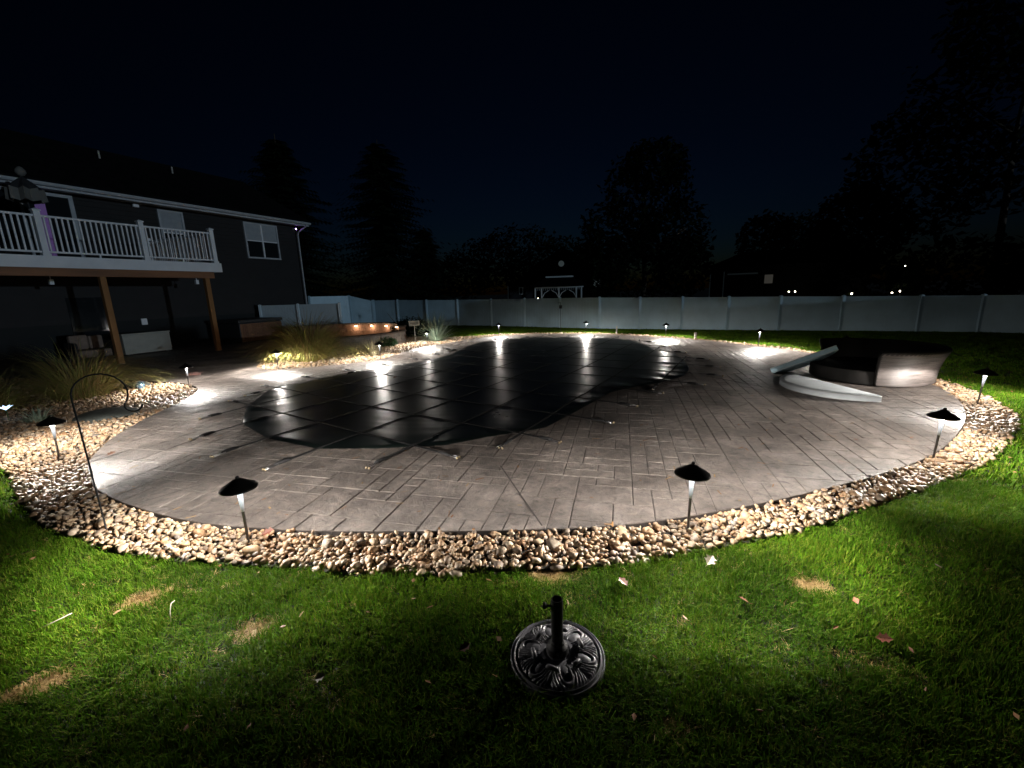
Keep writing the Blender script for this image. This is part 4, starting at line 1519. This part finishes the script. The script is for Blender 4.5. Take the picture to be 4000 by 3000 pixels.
def half_cushion(name, label, matname, L, depth, th, loc, top=None):
    t = thing(name, label, 'cushion', loc)
    n = 26
    arc_ = []
    r_ = (L * L / 4 + depth * depth) / (2 * depth)
    a0 = math.asin(min(1, L / 2 / r_))
    for i in range(n + 1):
        a = -a0 + 2 * a0 * i / n
        arc_.append((r_ * math.sin(a), r_ * math.cos(a) - (r_ - depth)))
    poly = arc_[::-1]                              # straight edge on y = 0
    k = len(poly)
    cx = sum(p[0] for p in poly) / k
    cy2 = sum(p[1] for p in poly) / k
    vv = []
    for z_, ins in ((0, .02), (.012, .004), (.03, 0), (th - .03, 0), (th - .012, .004), (th, .02)):
        for x, y in poly:
            d = math.hypot(x - cx, y - cy2)
            s_ = 1 - ins / d
            vv.append((cx + (x - cx) * s_, cy2 + (y - cy2) * s_, z_))
    ff = [(j * k + i, j * k + (i + 1) % k, (j + 1) * k + (i + 1) % k, (j + 1) * k + i) for j in range(5) for i in range(k)]
    base = len(vv)
    # softly domed top
    for s_, z_ in ((.8, th + .005), (.5, th + .007), (.2, th + .008)):
        for x, y in poly:
            vv.append((cx + (x - cx) * s_, cy2 + (y - cy2) * s_, z_))
    ring = 5 * k
    for j in range(3):
        nxt = base + j * k
        ff += [(ring + i, ring + (i + 1) % k, nxt + (i + 1) % k, nxt + i) for i in range(k)]
        ring = nxt
    ff.append(tuple(ring + i for i in range(k)))
    ff.append(tuple(range(k - 1, -1, -1)))
    pad = MB().add(vv, ff).build('pad', M[matname], t, angle=50)
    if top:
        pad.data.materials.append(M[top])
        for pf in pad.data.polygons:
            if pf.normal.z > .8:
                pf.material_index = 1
    for z_ in (.012, th - .012):
        MB().tube([Vector((x, y, z_)) for x, y in poly] + [Vector((*poly[0], z_))], .006, 6).build('piping', M['piping'], t, smooth=True)
    MB().tube([Vector((L * .16, .02, th + .003)), Vector((L * .19, depth * .45, th + .009)), Vector((L * .2, depth * .86, th + .004))], .004, 5).build('seam', M['piping'], t, smooth=True)
    return t


hc = half_cushion('daybed_cushion', 'pale half moon daybed cushion lying flat on the stamped patio', 'cushion', 1.88, .70, .105, (5.46, 7.12, 0))
hc.rotation_euler = (0, 0, R(94))
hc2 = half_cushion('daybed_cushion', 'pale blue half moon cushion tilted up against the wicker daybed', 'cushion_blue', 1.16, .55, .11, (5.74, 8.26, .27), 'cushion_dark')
X_ = Vector((.86, -.46, .48)).normalized()
Y_ = Vector((.46, .88, -.42))
Y_ = (Y_ - X_ * Y_.dot(X_)).normalized()
Z_ = X_.cross(Y_)
mm = Matrix((X_, Y_, Z_)).transposed().to_4x4()
mm.translation = (5.74, 8.26, .27)
hc2.matrix_world = mm

# ------------------------------------------------------------------ island bed: curved block wall with lights
WC = (-6.9, 17.1)
wl = thing('stone_wall', 'low curved block seating wall with small lights under its cap in the island bed', 'wall', (*WC, -.05))


def blocks(a0, a1, r0, r1, h, courses, matn, bl=.30):
    n = max(1, int(abs(a1 - a0) * (r0 + r1) / 2 / bl))
    ch = h / courses
    for c in range(courses):
        off = (c % 2) * .5
        for i in range(n):
            b0 = a0 + (a1 - a0) * (i + off) / n + .0025
            b1 = a0 + (a1 - a0) * (i + 1 + off) / n - .0025
            if b1 > a1 + .02:
                continue
            j = random.uniform(-.012, .012)
            v = []
            for r_ in (r0 + j, r1 + j):
                for a in (b0, b1):
                    for z_ in (c * ch + .003, (c + 1) * ch - .003):
                        v.append((r_ * math.cos(a), r_ * math.sin(a), z_))
            f = [(0, 2, 3, 1), (4, 5, 7, 6), (0, 1, 5, 4), (2, 6, 7, 3), (1, 3, 7, 5), (0, 4, 6, 2)]
            MB().add(v, f).build('block', M[matn], wl)


def caps(a0, a1, r0, r1, h, bl=.42):
    n = int(abs(a1 - a0) * r1 / bl)
    for i in range(n):
        b0 = a0 + (a1 - a0) * i / n + .004
        b1 = a0 + (a1 - a0) * (i + 1) / n - .004
        v = [(r_ * math.cos(a), r_ * math.sin(a), z_) for r_ in (r0, r1) for a in (b0, b1) for z_ in (h + .002, h + .062)]
        MB().add(v, [(0, 2, 3, 1), (4, 5, 7, 6), (0, 1, 5, 4), (2, 6, 7, 3), (1, 3, 7, 5), (0, 4, 6, 2)]).build('capstone', M['cap'], wl)


blocks(R(-112), R(-2), 2.50, 2.76, .44, 3, 'block')
blocks(R(5), R(150), 2.40, 2.66, .60, 4, 'block_red')
caps(R(-114), R(-2), 2.46, 2.80, .44)
caps(R(3), R(151), 2.36, 2.72, .60)
wl_light = bpy.data.lights.new('wall_glow', 'POINT')
wl_light.energy = 6.0
wl_light.color = (1.0, .72, .48)
wl_light.shadow_soft_size = .02
for azd in (-19.6, -17.7, -15.9, -14.6):
    d = np.array([math.sin(R(azd)), math.cos(R(azd))])
    oc = -np.array(WC)
    b_ = d @ oc
    disc = b_ * b_ - (oc @ oc - 2.38 ** 2)
    t_ = -b_ + math.sqrt(disc) if disc > 0 else -b_
    p = d * t_ - np.array(WC)
    lm = MB().lathe([(0, .0), (.05, 0), (.055, .015), (.0, .016)], 14).build('wall_light', M['warm_lens'], wl)
    k_ = 2.33 / np.hypot(*p)
    lm.location = (p[0] * k_, p[1] * k_, .535)
    lo_ = bpy.data.objects.new('wall_glow', wl_light)
    COL.objects.link(lo_)
    lo_.parent = wl
    lo_.location = (p[0] * k_ * .97, p[1] * k_ * .97, .50)

# small sign on a stake
sg = thing('garden_sign', 'small cream sign on a thin stake beside the spiky blue green grass clump', 'sign', (-3.72, 16.75, -.05), R(8))
MB().tube([(-.0, 0, 0), (0, 0, .72)], .010, 6).build('stake', M['stake'], sg, angle=40)
fcm = MB().bbox(-.20, .20, -.03, -.012, .66, .86, .008).build('face', M['signface'], sg)
ink = MB()
x = -.14
rs = random.Random(5)
while x < .13:
    wd = rs.uniform(.02, .045)
    ink.box(x, x + wd, -.0325, -.0305, .745, .785)
    x += wd + .012
ink.box(-.1, .1, -.0325, -.0305, .705, .717)
ink.build('lettering', M['ink'], fcm)

# ------------------------------------------------------------------ planting


def grass_clump(name, label, cat, loc, n, L0, L1, spread, wd, matname, seed, droop=1.0, part='blades', rbase=.12, lean0=.15, lean1=1.0, seg=7, azr=None):
    r_ = random.Random(seed)
    t = thing(name, label, cat, loc)
    mb = MB()
    for _ in range(n):
        a = r_.uniform(0, 2 * PI) if azr is None else r_.uniform(*azr)
        rb = rbase * math.sqrt(r_.random())
        a2 = a + r_.gauss(0, .35)
        L = r_.uniform(L0, L1)
        el = PI / 2 - r_.uniform(lean0, lean1) * spread
        p = Vector((rb * math.cos(a), rb * math.sin(a), 0))
        vv = []
        kd = r_.uniform(.6, 1.3) * droop
        sd = Vector((-math.sin(a2), math.cos(a2), 0))
        for i in range(seg + 1):
            s_ = i / seg
            w_ = wd * (1 - s_) ** .6 * (.5 + .5 * min(1, s_ * 4))
            vv += [p - sd * w_, p + sd * w_]
            e = el - kd * s_ * s_ * 1.7
            p = p + Vector((math.cos(e) * math.cos(a2), math.cos(e) * math.sin(a2), math.sin(e))) * L / seg
            if p.z < .01:
                p.z = .01
        mb.add(vv, [(2 * i, 2 * i + 1, 2 * i + 3, 2 * i + 2) for i in range(seg)])
    mb.build(part, M[matname], t)
    return t


def add_blades(t, *a, **k):
    q = grass_clump('tmp', None, None, (0, 0, 0), *a, **k)
    for c in kids(q):
        c.parent = t
    bpy.data.objects.remove(q)


og = grass_clump('ornamental_grass', 'large arching ornamental grass lit green below at the left of the island bed', 'ornamental grass', (-6.0, 12.7, -.05), 2600, .8, 2.1, 1.05, .0068, 'orn', 31, 1.3, rbase=.38)
add_blades(og, 800, .8, 2.0, 1.05, .006, 'orn_red', 32, 1.3, part='red_blades', rbase=.34, azr=(R(120), R(215)))
add_blades(og, 130, 1.4, 1.9, .7, .006, 'plume', 33, .55, part='plumes', rbase=.3)
og2 = grass_clump('ornamental_grass', 'dim arching ornamental grass behind the shepherd hook in the left bed', 'ornamental grass', (-8.75, 8.55, -.05), 1400, .65, 1.65, 1.05, .0055, 'orn', 34, 1.3, rbase=.38)
add_blades(og2, 60, 1.1, 1.5, .8, .004, 'plume', 35, .6, part='plumes', rbase=.3)
grass_clump('ornamental_grass', 'dark low grass mass at the left frame edge beside the blue glowing flower', 'ornamental grass', (-9.6, 7.4, -.05), 900, .5, 1.1, 1.15, .006, 'orn', 36, 1.2, rbase=.5)
grass_clump('oat_grass', 'spiky pale blue green grass clump behind the path light near the sign', 'spiky plant', (-2.95, 16.95, -.05), 520, .75, 1.35, 1.0, .013, 'oat', 37, .35, rbase=.16, lean0=.05, lean1=1.5)
grass_clump('fescue_tuft', 'small pale tan grass tuft behind the path light by the curved wall', 'grass tuft', (-4.3, 13.25, -.05), 380, .4, .85, 1.0, .006, 'tan', 38, .5, rbase=.08, lean1=1.4)
grass_clump('fescue_tuft', 'small dark blue green sprawling plant at the lower left bed near glowing flower', 'plant', (-7.75, 6.75, -.05), 120, .15, .34, 1.0, .012, 'oat', 44, .7, rbase=.1, lean1=1.4)


def leaf_cloud(mb, n, ell, size, r_, up=.3):
    for _ in range(n):
        cx, cy2, cz, rx, ry, rz = r_.choice(ell)
        while True:
            q = Vector((r_.uniform(-1, 1), r_.uniform(-1, 1), r_.uniform(-1, 1)))
            if .2 < q.length < 1:
                break
        q = q.normalized() * (q.length ** .45) * r_.uniform(.85, 1.12)
        c = Vector((cx + q.x * rx, cy2 + q.y * ry, cz + q.z * rz))
        e = Euler((r_.uniform(-1, 1), r_.uniform(-1, 1), r_.uniform(0, 6.3))).to_matrix()
        s_ = size * r_.uniform(.6, 1.4)
        v = [c + e @ Vector(p) for p in ((-s_, 0, 0), (0, -s_ * .5, s_ * .12), (s_, 0, 0), (0, s_ * .5, s_ * .12))]
        mb.add(v, [(0, 1, 2, 3)])


def shrub(label, loc, rx, ry, rz, n, size, mname, seed):
    r_ = random.Random(seed)
    t = thing('shrub', label, 'shrub', loc)
    mb = MB()
    leaf_cloud(mb, n, [(0, 0, rz, rx, ry, rz), (rx * .4, .1, rz * .8, rx * .6, ry * .6, rz * .8), (-rx * .4, -.1, rz * .9, rx * .6, ry * .6, rz * .8)], size, r_)
    mb.build('foliage', M[mname], t)
    st = MB()
    for k in range(7):
        a = r_.uniform(0, 6.3)
        st.tube([(0, 0, 0), (rx * .5 * math.cos(a), ry * .5 * math.sin(a), rz * 1.2)], [.014, .006], 5)
    st.build('stem', M['bark'], t)
    return t


shrub('small dark green bush at the foot of the curved stone wall', (-4.5, 15.6, -.05), .34, .30, .20, 900, .035, 'bush', 41)
ds = shrub('dark shrub behind the small cream sign, in front of the fence', (-4.35, 18.9, -.05), .85, .6, .45, 2600, .05, 'leaf_dark', 42)
MB().tube([(-.55, 0, .5), (-.95, -.1, 1.1)], [.016, .006], 6).build('bare_branch', M['bark'], ds, smooth=True)
MB().tube([(.45, 0, .5), (.35, 0, 1.05)], [.02, .012], 6).build('bare_branch', M['bark'], ds, smooth=True)

# dried pink plume, rock, glass lights
pk = thing('dried_plume', 'pink dried grass plume lying on the patio beside the left bed tip', 'dried plume', (-8.05, 10.45, .0), R(10))
mb = MB()
r_ = random.Random(9)
for k in range(70):
    x0 = r_.uniform(0, .25)
    mb.tube([(x0, 0, .02), (x0 + r_.uniform(.08, .16), r_.uniform(-.06, .06), r_.uniform(.0, .10))], [.003, .001], 4)
mb.build('bristles', mat('pink_plume', (.62, .36, .32), .8), pk)
MB().tube([(-.10, 0, .04), (.30, 0, .03)], .004, 5).build('stalk', M['straw'], pk)
rk = MB()
bm = bmesh.new()
bmesh.ops.create_icosphere(bm, subdivisions=3, radius=1)
r_ = random.Random(3)
offs = [(Vector((r_.uniform(-1, 1), r_.uniform(-1, 1), r_.uniform(-.4, 1))).normalized(), r_.uniform(-.2, .2)) for _ in range(9)]
for v in bm.verts:
    n_ = v.co.normalized()
    s_ = 1 + sum(a * max(0, n_.dot(o)) ** 2 for o, a in offs)
    v.co = Vector((n_.x * s_ * .42, n_.y * s_ * .26, max(-.05, n_.z * s_ * .11)))
rm = bpy.data.meshes.new('flat_rock')
bm.to_mesh(rm)
bm.free()
ro = link('flat_rock', rm, M['rock'], None, 40)
ro.location = (-6.75, 6.9, -.03)
ro.rotation_euler = (0, 0, .5)
tag(ro, 'flat grey green rock lying in the stones right of the shepherd hook', 'rock')
ro2 = link('boulder', rm, None, None)
ro2.location = (-8.35, 9.35, -.03)
ro2.scale = (.6, .7, 1.1)
tag(ro2, 'small mottled rock under the arching grass beside the glass ball', 'rock')
gb = thing('glass_ball', 'small shiny glass garden ball glinting blue white beside the left ornamental grass', 'glass ball', (-8.05, 9.1, -.05))
m_ball, nt_, p_b, _ = nodes_mat('glass_ball')
p_b.inputs['Base Color'].default_value = (.25, .45, .7, 1)
p_b.inputs['Metallic'].default_value = .8
p_b.inputs['Roughness'].default_value = .08
MB().lathe([(0, .02), (.05, .03), (.085, .07), (.095, .12), (.085, .165), (.05, .20), (0, .21)], 20).build('ball', m_ball, gb, smooth=True)
MB().lathe([(.0, 0), (.05, 0), (.04, .03), (0, .03)], 14).build('foot', M['black'], gb)
bf_ = thing('solar_flower', 'glowing blue white solar flower at the left frame edge in the stone bed', 'solar light', (-8.32, 6.84, -.05))
mb = MB()
for k in range(7):
    a = 2 * PI * k / 7
    c_, s_ = math.cos(a), math.sin(a)
    mb.add([(0, 0, .20), (.05 * c_ - .02 * s_, .05 * s_ + .02 * c_, .25), (.09 * c_, .09 * s_, .27), (.05 * c_ + .02 * s_, .05 * s_ - .02 * c_, .25)], [(0, 1, 2, 3)])
mb.build('petals', m_emit('blue_glow', (.45, .68, 1.0), 3.0), bf_)
MB().tube([(0, 0, 0), (0, 0, .2)], .006, 6).build('stem', M['bush'], bf_)

# ------------------------------------------------------------------ fallen leaves and twigs


def oak_leaf(name, label, x, y, z, s_, rz, mname, curl=.5, ptilt=.2):
    n = 9
    top = []
    bot = []
    for i in range(n + 1):
        u = i / n
        wv = math.sin(PI * min(1, u * 1.02)) ** .8 * (.34 + .14 * math.cos(u * 6 * PI))
        zz = curl * (wv * .6 + .25 * u * u)
        top.append((u - .5, wv, zz * .6))
        bot.append((u - .5, -wv, zz * .8))
    mid = [(i / n - .5, 0, curl * .12 * (i / n) ** 2) for i in range(n + 1)]
    v = [tuple(c * s_ for c in p) for p in top + mid + bot]
    k = n + 1
    f = [(i, i + 1, k + i + 1, k + i) for i in range(n)] + [(k + i, k + i + 1, 2 * k + i + 1, 2 * k + i) for i in range(n)]
    t = thing(name, label, 'leaf', (x, y, z), rz)
    t.rotation_euler = (ptilt, -ptilt * .6, rz)
    MB().add(v, f).build('leaf_blade', M[mname], t)
    MB().tube([(-.5 * s_, 0, 0), (-.8 * s_, .05 * s_, .05 * s_)], .0016, 4).build('leaf_stalk', M[mname], t)
    return t


oak_leaf('fallen_leaf', 'pale curled leaf on the lawn just below the right front path light', 1.29, 2.55, -.005, .09, .8, 'leaf_pale', .8, .35)
oak_leaf('fallen_leaf', 'small brown leaf on the lawn between umbrella stand and pale leaf', .66, 2.37, -.01, .075, 2.1, 'leaf', .6)
oak_leaf('fallen_leaf', 'tan leaf half sunk in the grass below the pale leaf', 1.32, 2.18, -.012, .06, 2.6, 'leaf', .6, .4)
oak_leaf('fallen_leaf', 'reddish curled leaf on the dark lawn at lower right', 1.88, 1.87, -.012, .075, -.5, 'leaf_red', .7, .25)
oak_leaf('fallen_leaf', 'rusty leaf on the dark lawn left of the umbrella stand', -.29, 1.90, -.012, .065, .5, 'leaf', .7, .3)
oak_leaf('fallen_leaf', 'whitish torn leaf in the dark lawn lower left of the umbrella stand', -.98, 1.75, -.015, .06, .2, 'leaf_pale', .9, .4)
oak_leaf('fallen_leaf', 'red brown leaf on the stones by the left front path light', -1.93, 3.02, .03, .10, .3, 'leaf_red', .6, .3)
oak_leaf('fallen_leaf', 'brown leaf on the stones left of the shepherd hook', -4.9, 4.95, .02, .10, 1.3, 'leaf', .5, .2)
oak_leaf('fallen_leaf', 'small brown leaf lying on the dark pool cover', -2.55, 9.2, .04, .10, 1.1, 'leaf', .5, .2)
for nm, lab, P in (('twig', 'short curved pale twig standing in the left lawn', [(-2.10, 2.29, .02), (-2.09, 2.25, .03), (-2.06, 2.2, .015), (-2.03, 2.16, -.02)]),
                   ('twig', 'long thin dry stem lying on the lawn at far left', [(-2.75, 2.08, .005), (-2.70, 2.14, .012), (-2.66, 2.22, .01)]),
                   ('twig', 'pale twig lying on the patio edge near the shepherd hook', [(-4.3, 4.66, .006), (-4.27, 4.70, .012), (-4.20, 4.72, .006)])):
    c0 = Vector(P[0])
    t = tag(MB().tube([Vector(p) - c0 for p in P], [.0022, .0028, .0026, .0016][:len(P)], 6).build(nm, M['leaf_pale'], None, smooth=True), lab, 'twig')
    t.location = c0
# tiny litter on the patio
mb = MB()
PL = np.column_stack([rng.uniform(-6, 7.5, 1600), rng.uniform(3, 16, 1600)])
PL = PL[inpoly(PL, PATIO) & ~inpoly(PL, COVER)][:420]
for x, y in PL:
    a = rng.uniform(0, 6.3)
    l_ = rng.uniform(.012, .05)
    w_ = rng.uniform(.002, .007)
    c_, s_ = math.cos(a), math.sin(a)
    h_ = rng.uniform(.002, .008)
    mb.add([(x - c_ * l_ + s_ * w_, y - s_ * l_ - c_ * w_, .003), (x + c_ * l_ + s_ * w_, y + s_ * l_ - c_ * w_, h_), (x + c_ * l_ - s_ * w_, y + s_ * l_ + c_ * w_, h_ + .001), (x - c_ * l_ - s_ * w_, y - s_ * l_ + c_ * w_, .004)], [(0, 1, 2, 3)])
GL = np.column_stack([rng.uniform(-8, 8.5, 9000), rng.uniform(1.4, 9, 9000)])
inb = inpoly(GL, BED) & ~inpoly(GL, PATIO)
for (x, y), z0, n_ in [(q, .018, 0) for q in GL[inb][:260]] + [(q, -.012, 0) for q in GL[~inpoly(GL, BED) & ~inpoly(GL, PATIO)][:220]]:
    a = rng.uniform(0, 6.3)
    l_ = rng.uniform(.010, .030)
    w_ = l_ * rng.uniform(.25, .6)
    c_, s_ = math.cos(a), math.sin(a)
    k1, k2 = rng.uniform(-.008, .012, 2)
    mb.add([(x - c_ * l_, y - s_ * l_, z0), (x + s_ * w_, y - c_ * w_, z0 + k1), (x + c_ * l_, y + s_ * l_, z0 + .004), (x - s_ * w_, y + c_ * w_, z0 + k2)], [(0, 1, 2), (0, 2, 3)])
tag(mb.build('leaf_litter', M['litter']), kind='stuff')

# ------------------------------------------------------------------ background trees and neighbours beyond the fence


def broad_tree(label, loc, h, crown, n, size, seed, tr=.25):
    r_ = random.Random(seed)
    t = thing('broadleaf_tree', label, 'tree', (*loc, -.1))
    MB().tube([(0, 0, 0), (.1, 0, h * .2), (-.1, .1, h * .5), (0, 0, h * .8)], [tr, tr * .8, tr * .5, tr * .15], 9).build('trunk', M['bark'], t, smooth=True)
    for k in range(6):
        a = r_.uniform(0, 6.3)
        z0 = h * r_.uniform(.25, .5)
        MB().tube([(0, 0, z0), (h * .12 * math.cos(a), h * .12 * math.sin(a), z0 + h * .12), (h * .25 * math.cos(a), h * .25 * math.sin(a), z0 + h * .2)], [tr * .45, tr * .3, .03], 6).build('limb', M['bark'], t, smooth=True)
    mb = MB()
    leaf_cloud(mb, n, crown, size, r_)
    mb.build('crown', M['leaf_dark'], t)
    return t


def spruce(label, loc, h, rad, seed, levels=26):
    r_ = random.Random(seed)
    t = thing('spruce_tree', label, 'tree', (*loc, -.1))
    MB().tube([(0, 0, 0), (0, 0, h)], [.28, .03], 8).build('trunk', M['bark'], t, smooth=True)
    mb = MB()
    for L in range(levels):
        u = L / levels
        z_ = h * (.06 + .92 * u)
        rr = rad * (1 - u) ** .6 * r_.uniform(.85, 1.1) + .15
        for k in range(20):
            a = 2 * PI * k / 20 + r_.uniform(-.3, .3) + L
            l_ = rr * r_.uniform(.5, 1.2)
            zj = h * r_.uniform(-.03, .03)
            for j in range(9):
                s_ = (j + 1) / 9
                c = Vector((math.cos(a) * l_ * s_, math.sin(a) * l_ * s_, z_ + zj - .28 * l_ * s_ + .1 * l_ * s_ * s_))
                w_ = (.22 + .42 * (1 - s_)) * (.6 + .5 * rr / rad)
                for q in (-1, 1):
                    d = Vector((math.cos(a + q * .8), math.sin(a + q * .8), -.25)) * (w_ + .12)
                    sd = Vector((-math.sin(a), math.cos(a), 0)) * .11
                    mb.add([c - sd, c + d - sd * .4 + Vector((0, 0, -.1)), c + d + sd * .4 + Vector((0, 0, -.12)), c + sd], [(0, 1, 2, 3)])
    mb.build('crown', M['needle'], t)
    return t


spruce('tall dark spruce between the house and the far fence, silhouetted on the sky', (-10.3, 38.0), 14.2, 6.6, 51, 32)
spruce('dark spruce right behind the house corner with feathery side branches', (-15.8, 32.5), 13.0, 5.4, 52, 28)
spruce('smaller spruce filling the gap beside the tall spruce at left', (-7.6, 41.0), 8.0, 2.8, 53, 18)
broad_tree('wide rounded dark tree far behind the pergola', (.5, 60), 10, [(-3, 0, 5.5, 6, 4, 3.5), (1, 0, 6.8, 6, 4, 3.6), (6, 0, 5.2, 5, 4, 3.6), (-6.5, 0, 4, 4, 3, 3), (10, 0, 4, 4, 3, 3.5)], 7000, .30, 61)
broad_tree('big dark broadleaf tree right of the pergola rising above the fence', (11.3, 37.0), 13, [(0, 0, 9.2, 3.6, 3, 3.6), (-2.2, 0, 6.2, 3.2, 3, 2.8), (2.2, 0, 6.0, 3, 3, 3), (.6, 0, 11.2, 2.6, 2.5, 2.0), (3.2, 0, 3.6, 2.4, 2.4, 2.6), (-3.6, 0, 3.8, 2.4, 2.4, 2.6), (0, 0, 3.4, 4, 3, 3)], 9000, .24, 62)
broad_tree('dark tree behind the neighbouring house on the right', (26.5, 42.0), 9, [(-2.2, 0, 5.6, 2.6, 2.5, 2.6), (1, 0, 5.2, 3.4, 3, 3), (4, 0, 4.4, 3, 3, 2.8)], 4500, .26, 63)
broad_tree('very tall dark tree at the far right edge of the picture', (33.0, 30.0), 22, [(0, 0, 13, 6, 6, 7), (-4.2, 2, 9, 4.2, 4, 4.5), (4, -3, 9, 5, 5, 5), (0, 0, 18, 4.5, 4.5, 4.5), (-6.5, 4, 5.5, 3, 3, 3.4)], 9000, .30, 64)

broad_tree('low dark tree mass beyond the right end of the fence', (36.0, 27.0), 6, [(0, 0, 2.6, 5, 4, 2.6), (-5, 3, 2.2, 4, 3, 2.4), (5, -4, 2.8, 5, 4, 2.8), (10, -9, 3, 5, 4, 3), (-9, 6, 1.8, 3.5, 3, 2.0)], 6000, .28, 65)
# pergola / gazebo with white brackets
pg = thing('pergola', 'white gazebo with lattice brackets beyond the fence, only its top showing', 'gazebo', (3.9, 34.3, -.1), R(-6))
for xx in (-1.85, -1.35, 0, 1.35, 1.75):
    MB().box(xx - .05, xx + .05, -.05, .05, 0, 2.05).build('post', M['nb_white'], pg)
MB().box(-1.9, 1.9, -.06, .06, 2.05, 2.15).build('beam', M['nb_white'], pg)
for i in range(24):
    xx = -1.8 + i * .153
    MB().box(xx - .012, xx + .012, -.02, .02, 1.88, 2.05).build('spindle', M['nb_white'], pg)
for xx, sg_ in ((-1.35, 1), (0, -1), (0, 1), (1.35, -1)):
    MB().tube([(xx + sg_ * .05, 0, 1.35), (xx + sg_ * .22, 0, 1.68), (xx + sg_ * .55, 0, 1.87)], .025, 6).build('bracket', M['nb_white'], pg)
MB().add([(-2.2, -1.6, 2.16), (2.2, -1.6, 2.16), (2.2, 2.2, 2.16), (-2.2, 2.2, 2.16), (-1.0, -.2, 2.86), (1.1, -.2, 2.86), (1.1, .8, 2.86), (-1.0, .8, 2.86)],
         [(3, 2, 1, 0), (0, 1, 5, 4), (1, 2, 6, 5), (2, 3, 7, 6), (3, 0, 4, 7), (4, 5, 6, 7)]).build('roof', M['nb_roof'], pg)
MB().box(-1.02, 1.12, -.24, -.21, 2.84, 2.95).build('roof_trim', M['nb_white'], pg)
shd = thing('garden_shed', 'small dark shed with a narrow white framed window left of the gazebo', 'shed', (.9, 36.2, -.1), R(-4))
MB().box(-1.0, 1.0, 0, 2.0, 0, 2.35).build('wall', M['nb_wall'], shd)
MB().add([(-1.15, -.15, 2.35), (1.15, -.15, 2.35), (1.15, 2.15, 2.35), (-1.15, 2.15, 2.35), (-1.15, 1, 2.75), (1.15, 1, 2.75)], [(0, 1, 5, 4), (2, 3, 4, 5), (1, 2, 5), (3, 0, 4), (3, 2, 1, 0)]).build('roof', M['nb_roof'], shd)
MB().box(-.08, .26, -.03, 0, 1.62, 2.2).build('window', M['nb_white'], shd)
MB().box(-.03, .21, -.04, -.031, 1.67, 2.15).build('pane', M['glass'], shd)
MB().box(-1.02, -.95, -.02, 0, 0, 2.35).build('corner_trim', M['nb_white'], shd)
nh = thing('neighbour_house', 'dark neighbouring house with one round attic window behind the gazebo', 'house', (5.6, 46, -.1), R(-8))
MB().box(-4.5, 4.5, 0, 7, 0, 3.0).build('wall', M['nb_wall'], nh)
MB().add([(-4.9, -.3, 3.0), (4.9, -.3, 3.0), (4.9, 7.3, 3.0), (-4.9, 7.3, 3.0), (0, -.3, 6.2), (0, 7.3, 6.2)], [(0, 4, 5, 3), (1, 2, 5, 4), (3, 2, 1, 0), (2, 3, 5)]).build('roof', M['nb_roof'], nh)
MB().add([(-4.5, -.02, 3.0), (4.5, -.02, 3.0), (0, -.02, 5.95)], [(0, 1, 2)]).build('gable', M['nb_wall'], nh)
rw = MB().lathe([(0, 0), (.30, 0), (.30, .05), (0, .05)], 20).build('round_window', m_emit('dim_window', (.55, .72, .75), .045), nh)
rw.matrix_local = Matrix.Translation((-.1, -.03, 4.55)) @ Euler((R(90), 0, 0)).to_matrix().to_4x4()
MB().box(3.2, 3.85, -.06, -.01, 2.1, 2.85).build('window', bpy.data.materials['dim_window'], nh)
nh2 = thing('neighbour_house', 'dark two storey house beyond the fence on the right with lit porch spots', 'house', (20.5, 37.0, -.1), R(-32))
MB().box(-3.2, 7.5, 0, 7, 0, 3.45).build('wall', M['nb_wall'], nh2)
MB().add([(-3.6, -.4, 3.4), (7.9, -.4, 3.4), (7.9, 7.4, 3.4), (-3.6, 7.4, 3.4), (-1.0, 3.5, 4.75), (7.9, 3.5, 4.75)], [(0, 1, 5, 4), (2, 3, 4, 5), (1, 2, 5), (3, 0, 4), (3, 2, 1, 0)]).build('roof', M['nb_roof'], nh2)
MB().box(-3.28, -3.2, -.02, .05, 0, 3.3).build('corner_trim', M['nb_white'], nh2)
MB().box(-2.2, -2.12, -.02, .05, 0, 3.0).build('corner_trim', M['nb_white'], nh2)
MB().box(-1.9, .4, -.05, -.01, 2.7, 2.82).build('porch_trim', M['nb_white'], nh2)
MB().box(.9, 1.5, -.05, -.01, 1.9, 2.6).build('window', m_emit('faint_window', (.8, .75, .65), .03), nh2)
spot = m_emit('distant_lamp', (1.0, .88, .70), 14)
for x, y, z_, rd, lab in ((21.6, 33.7, 1.22, .05, 'tiny distant lamp above the fence, left one of a close pair'), (21.95, 33.5, 1.22, .05, 'tiny distant lamp above the fence, right one of a close pair'),
                          (24.73, 31.44, .98, .06, 'single tiny distant lamp above the right part of the fence'), (26.41, 30.04, 1.0, .05, 'tiny distant lamp at right, lower left of two slanted ones'),
                          (26.75, 29.8, 1.1, .06, 'tiny distant lamp at right, upper right of two slanted ones'), (26.72, 29.7, 2.77, .035, 'faint distant lamp high above the right end of the fence'),
                          (2.2, 33.4, 1.30, .05, 'tiny distant lamp at the left foot of the gazebo'), (3.85, 33.3, 1.30, .05, 'tiny distant lamp at the middle post of the gazebo')):
    t = thing('distant_lamp', lab, 'lamp', (x, y, -.1), 0, 'distant lamps beyond the fence')
    MB().lathe([(0, -rd), (rd * .8, -rd * .6), (rd, 0), (rd * .8, rd * .6), (0, rd)], 10).build('bulb', spot, t, smooth=True).location = (0, 0, z_)
    MB().tube([(0, 0, 0), (0, 0, z_ - rd)], .03, 6).build('post', M['black'], t)
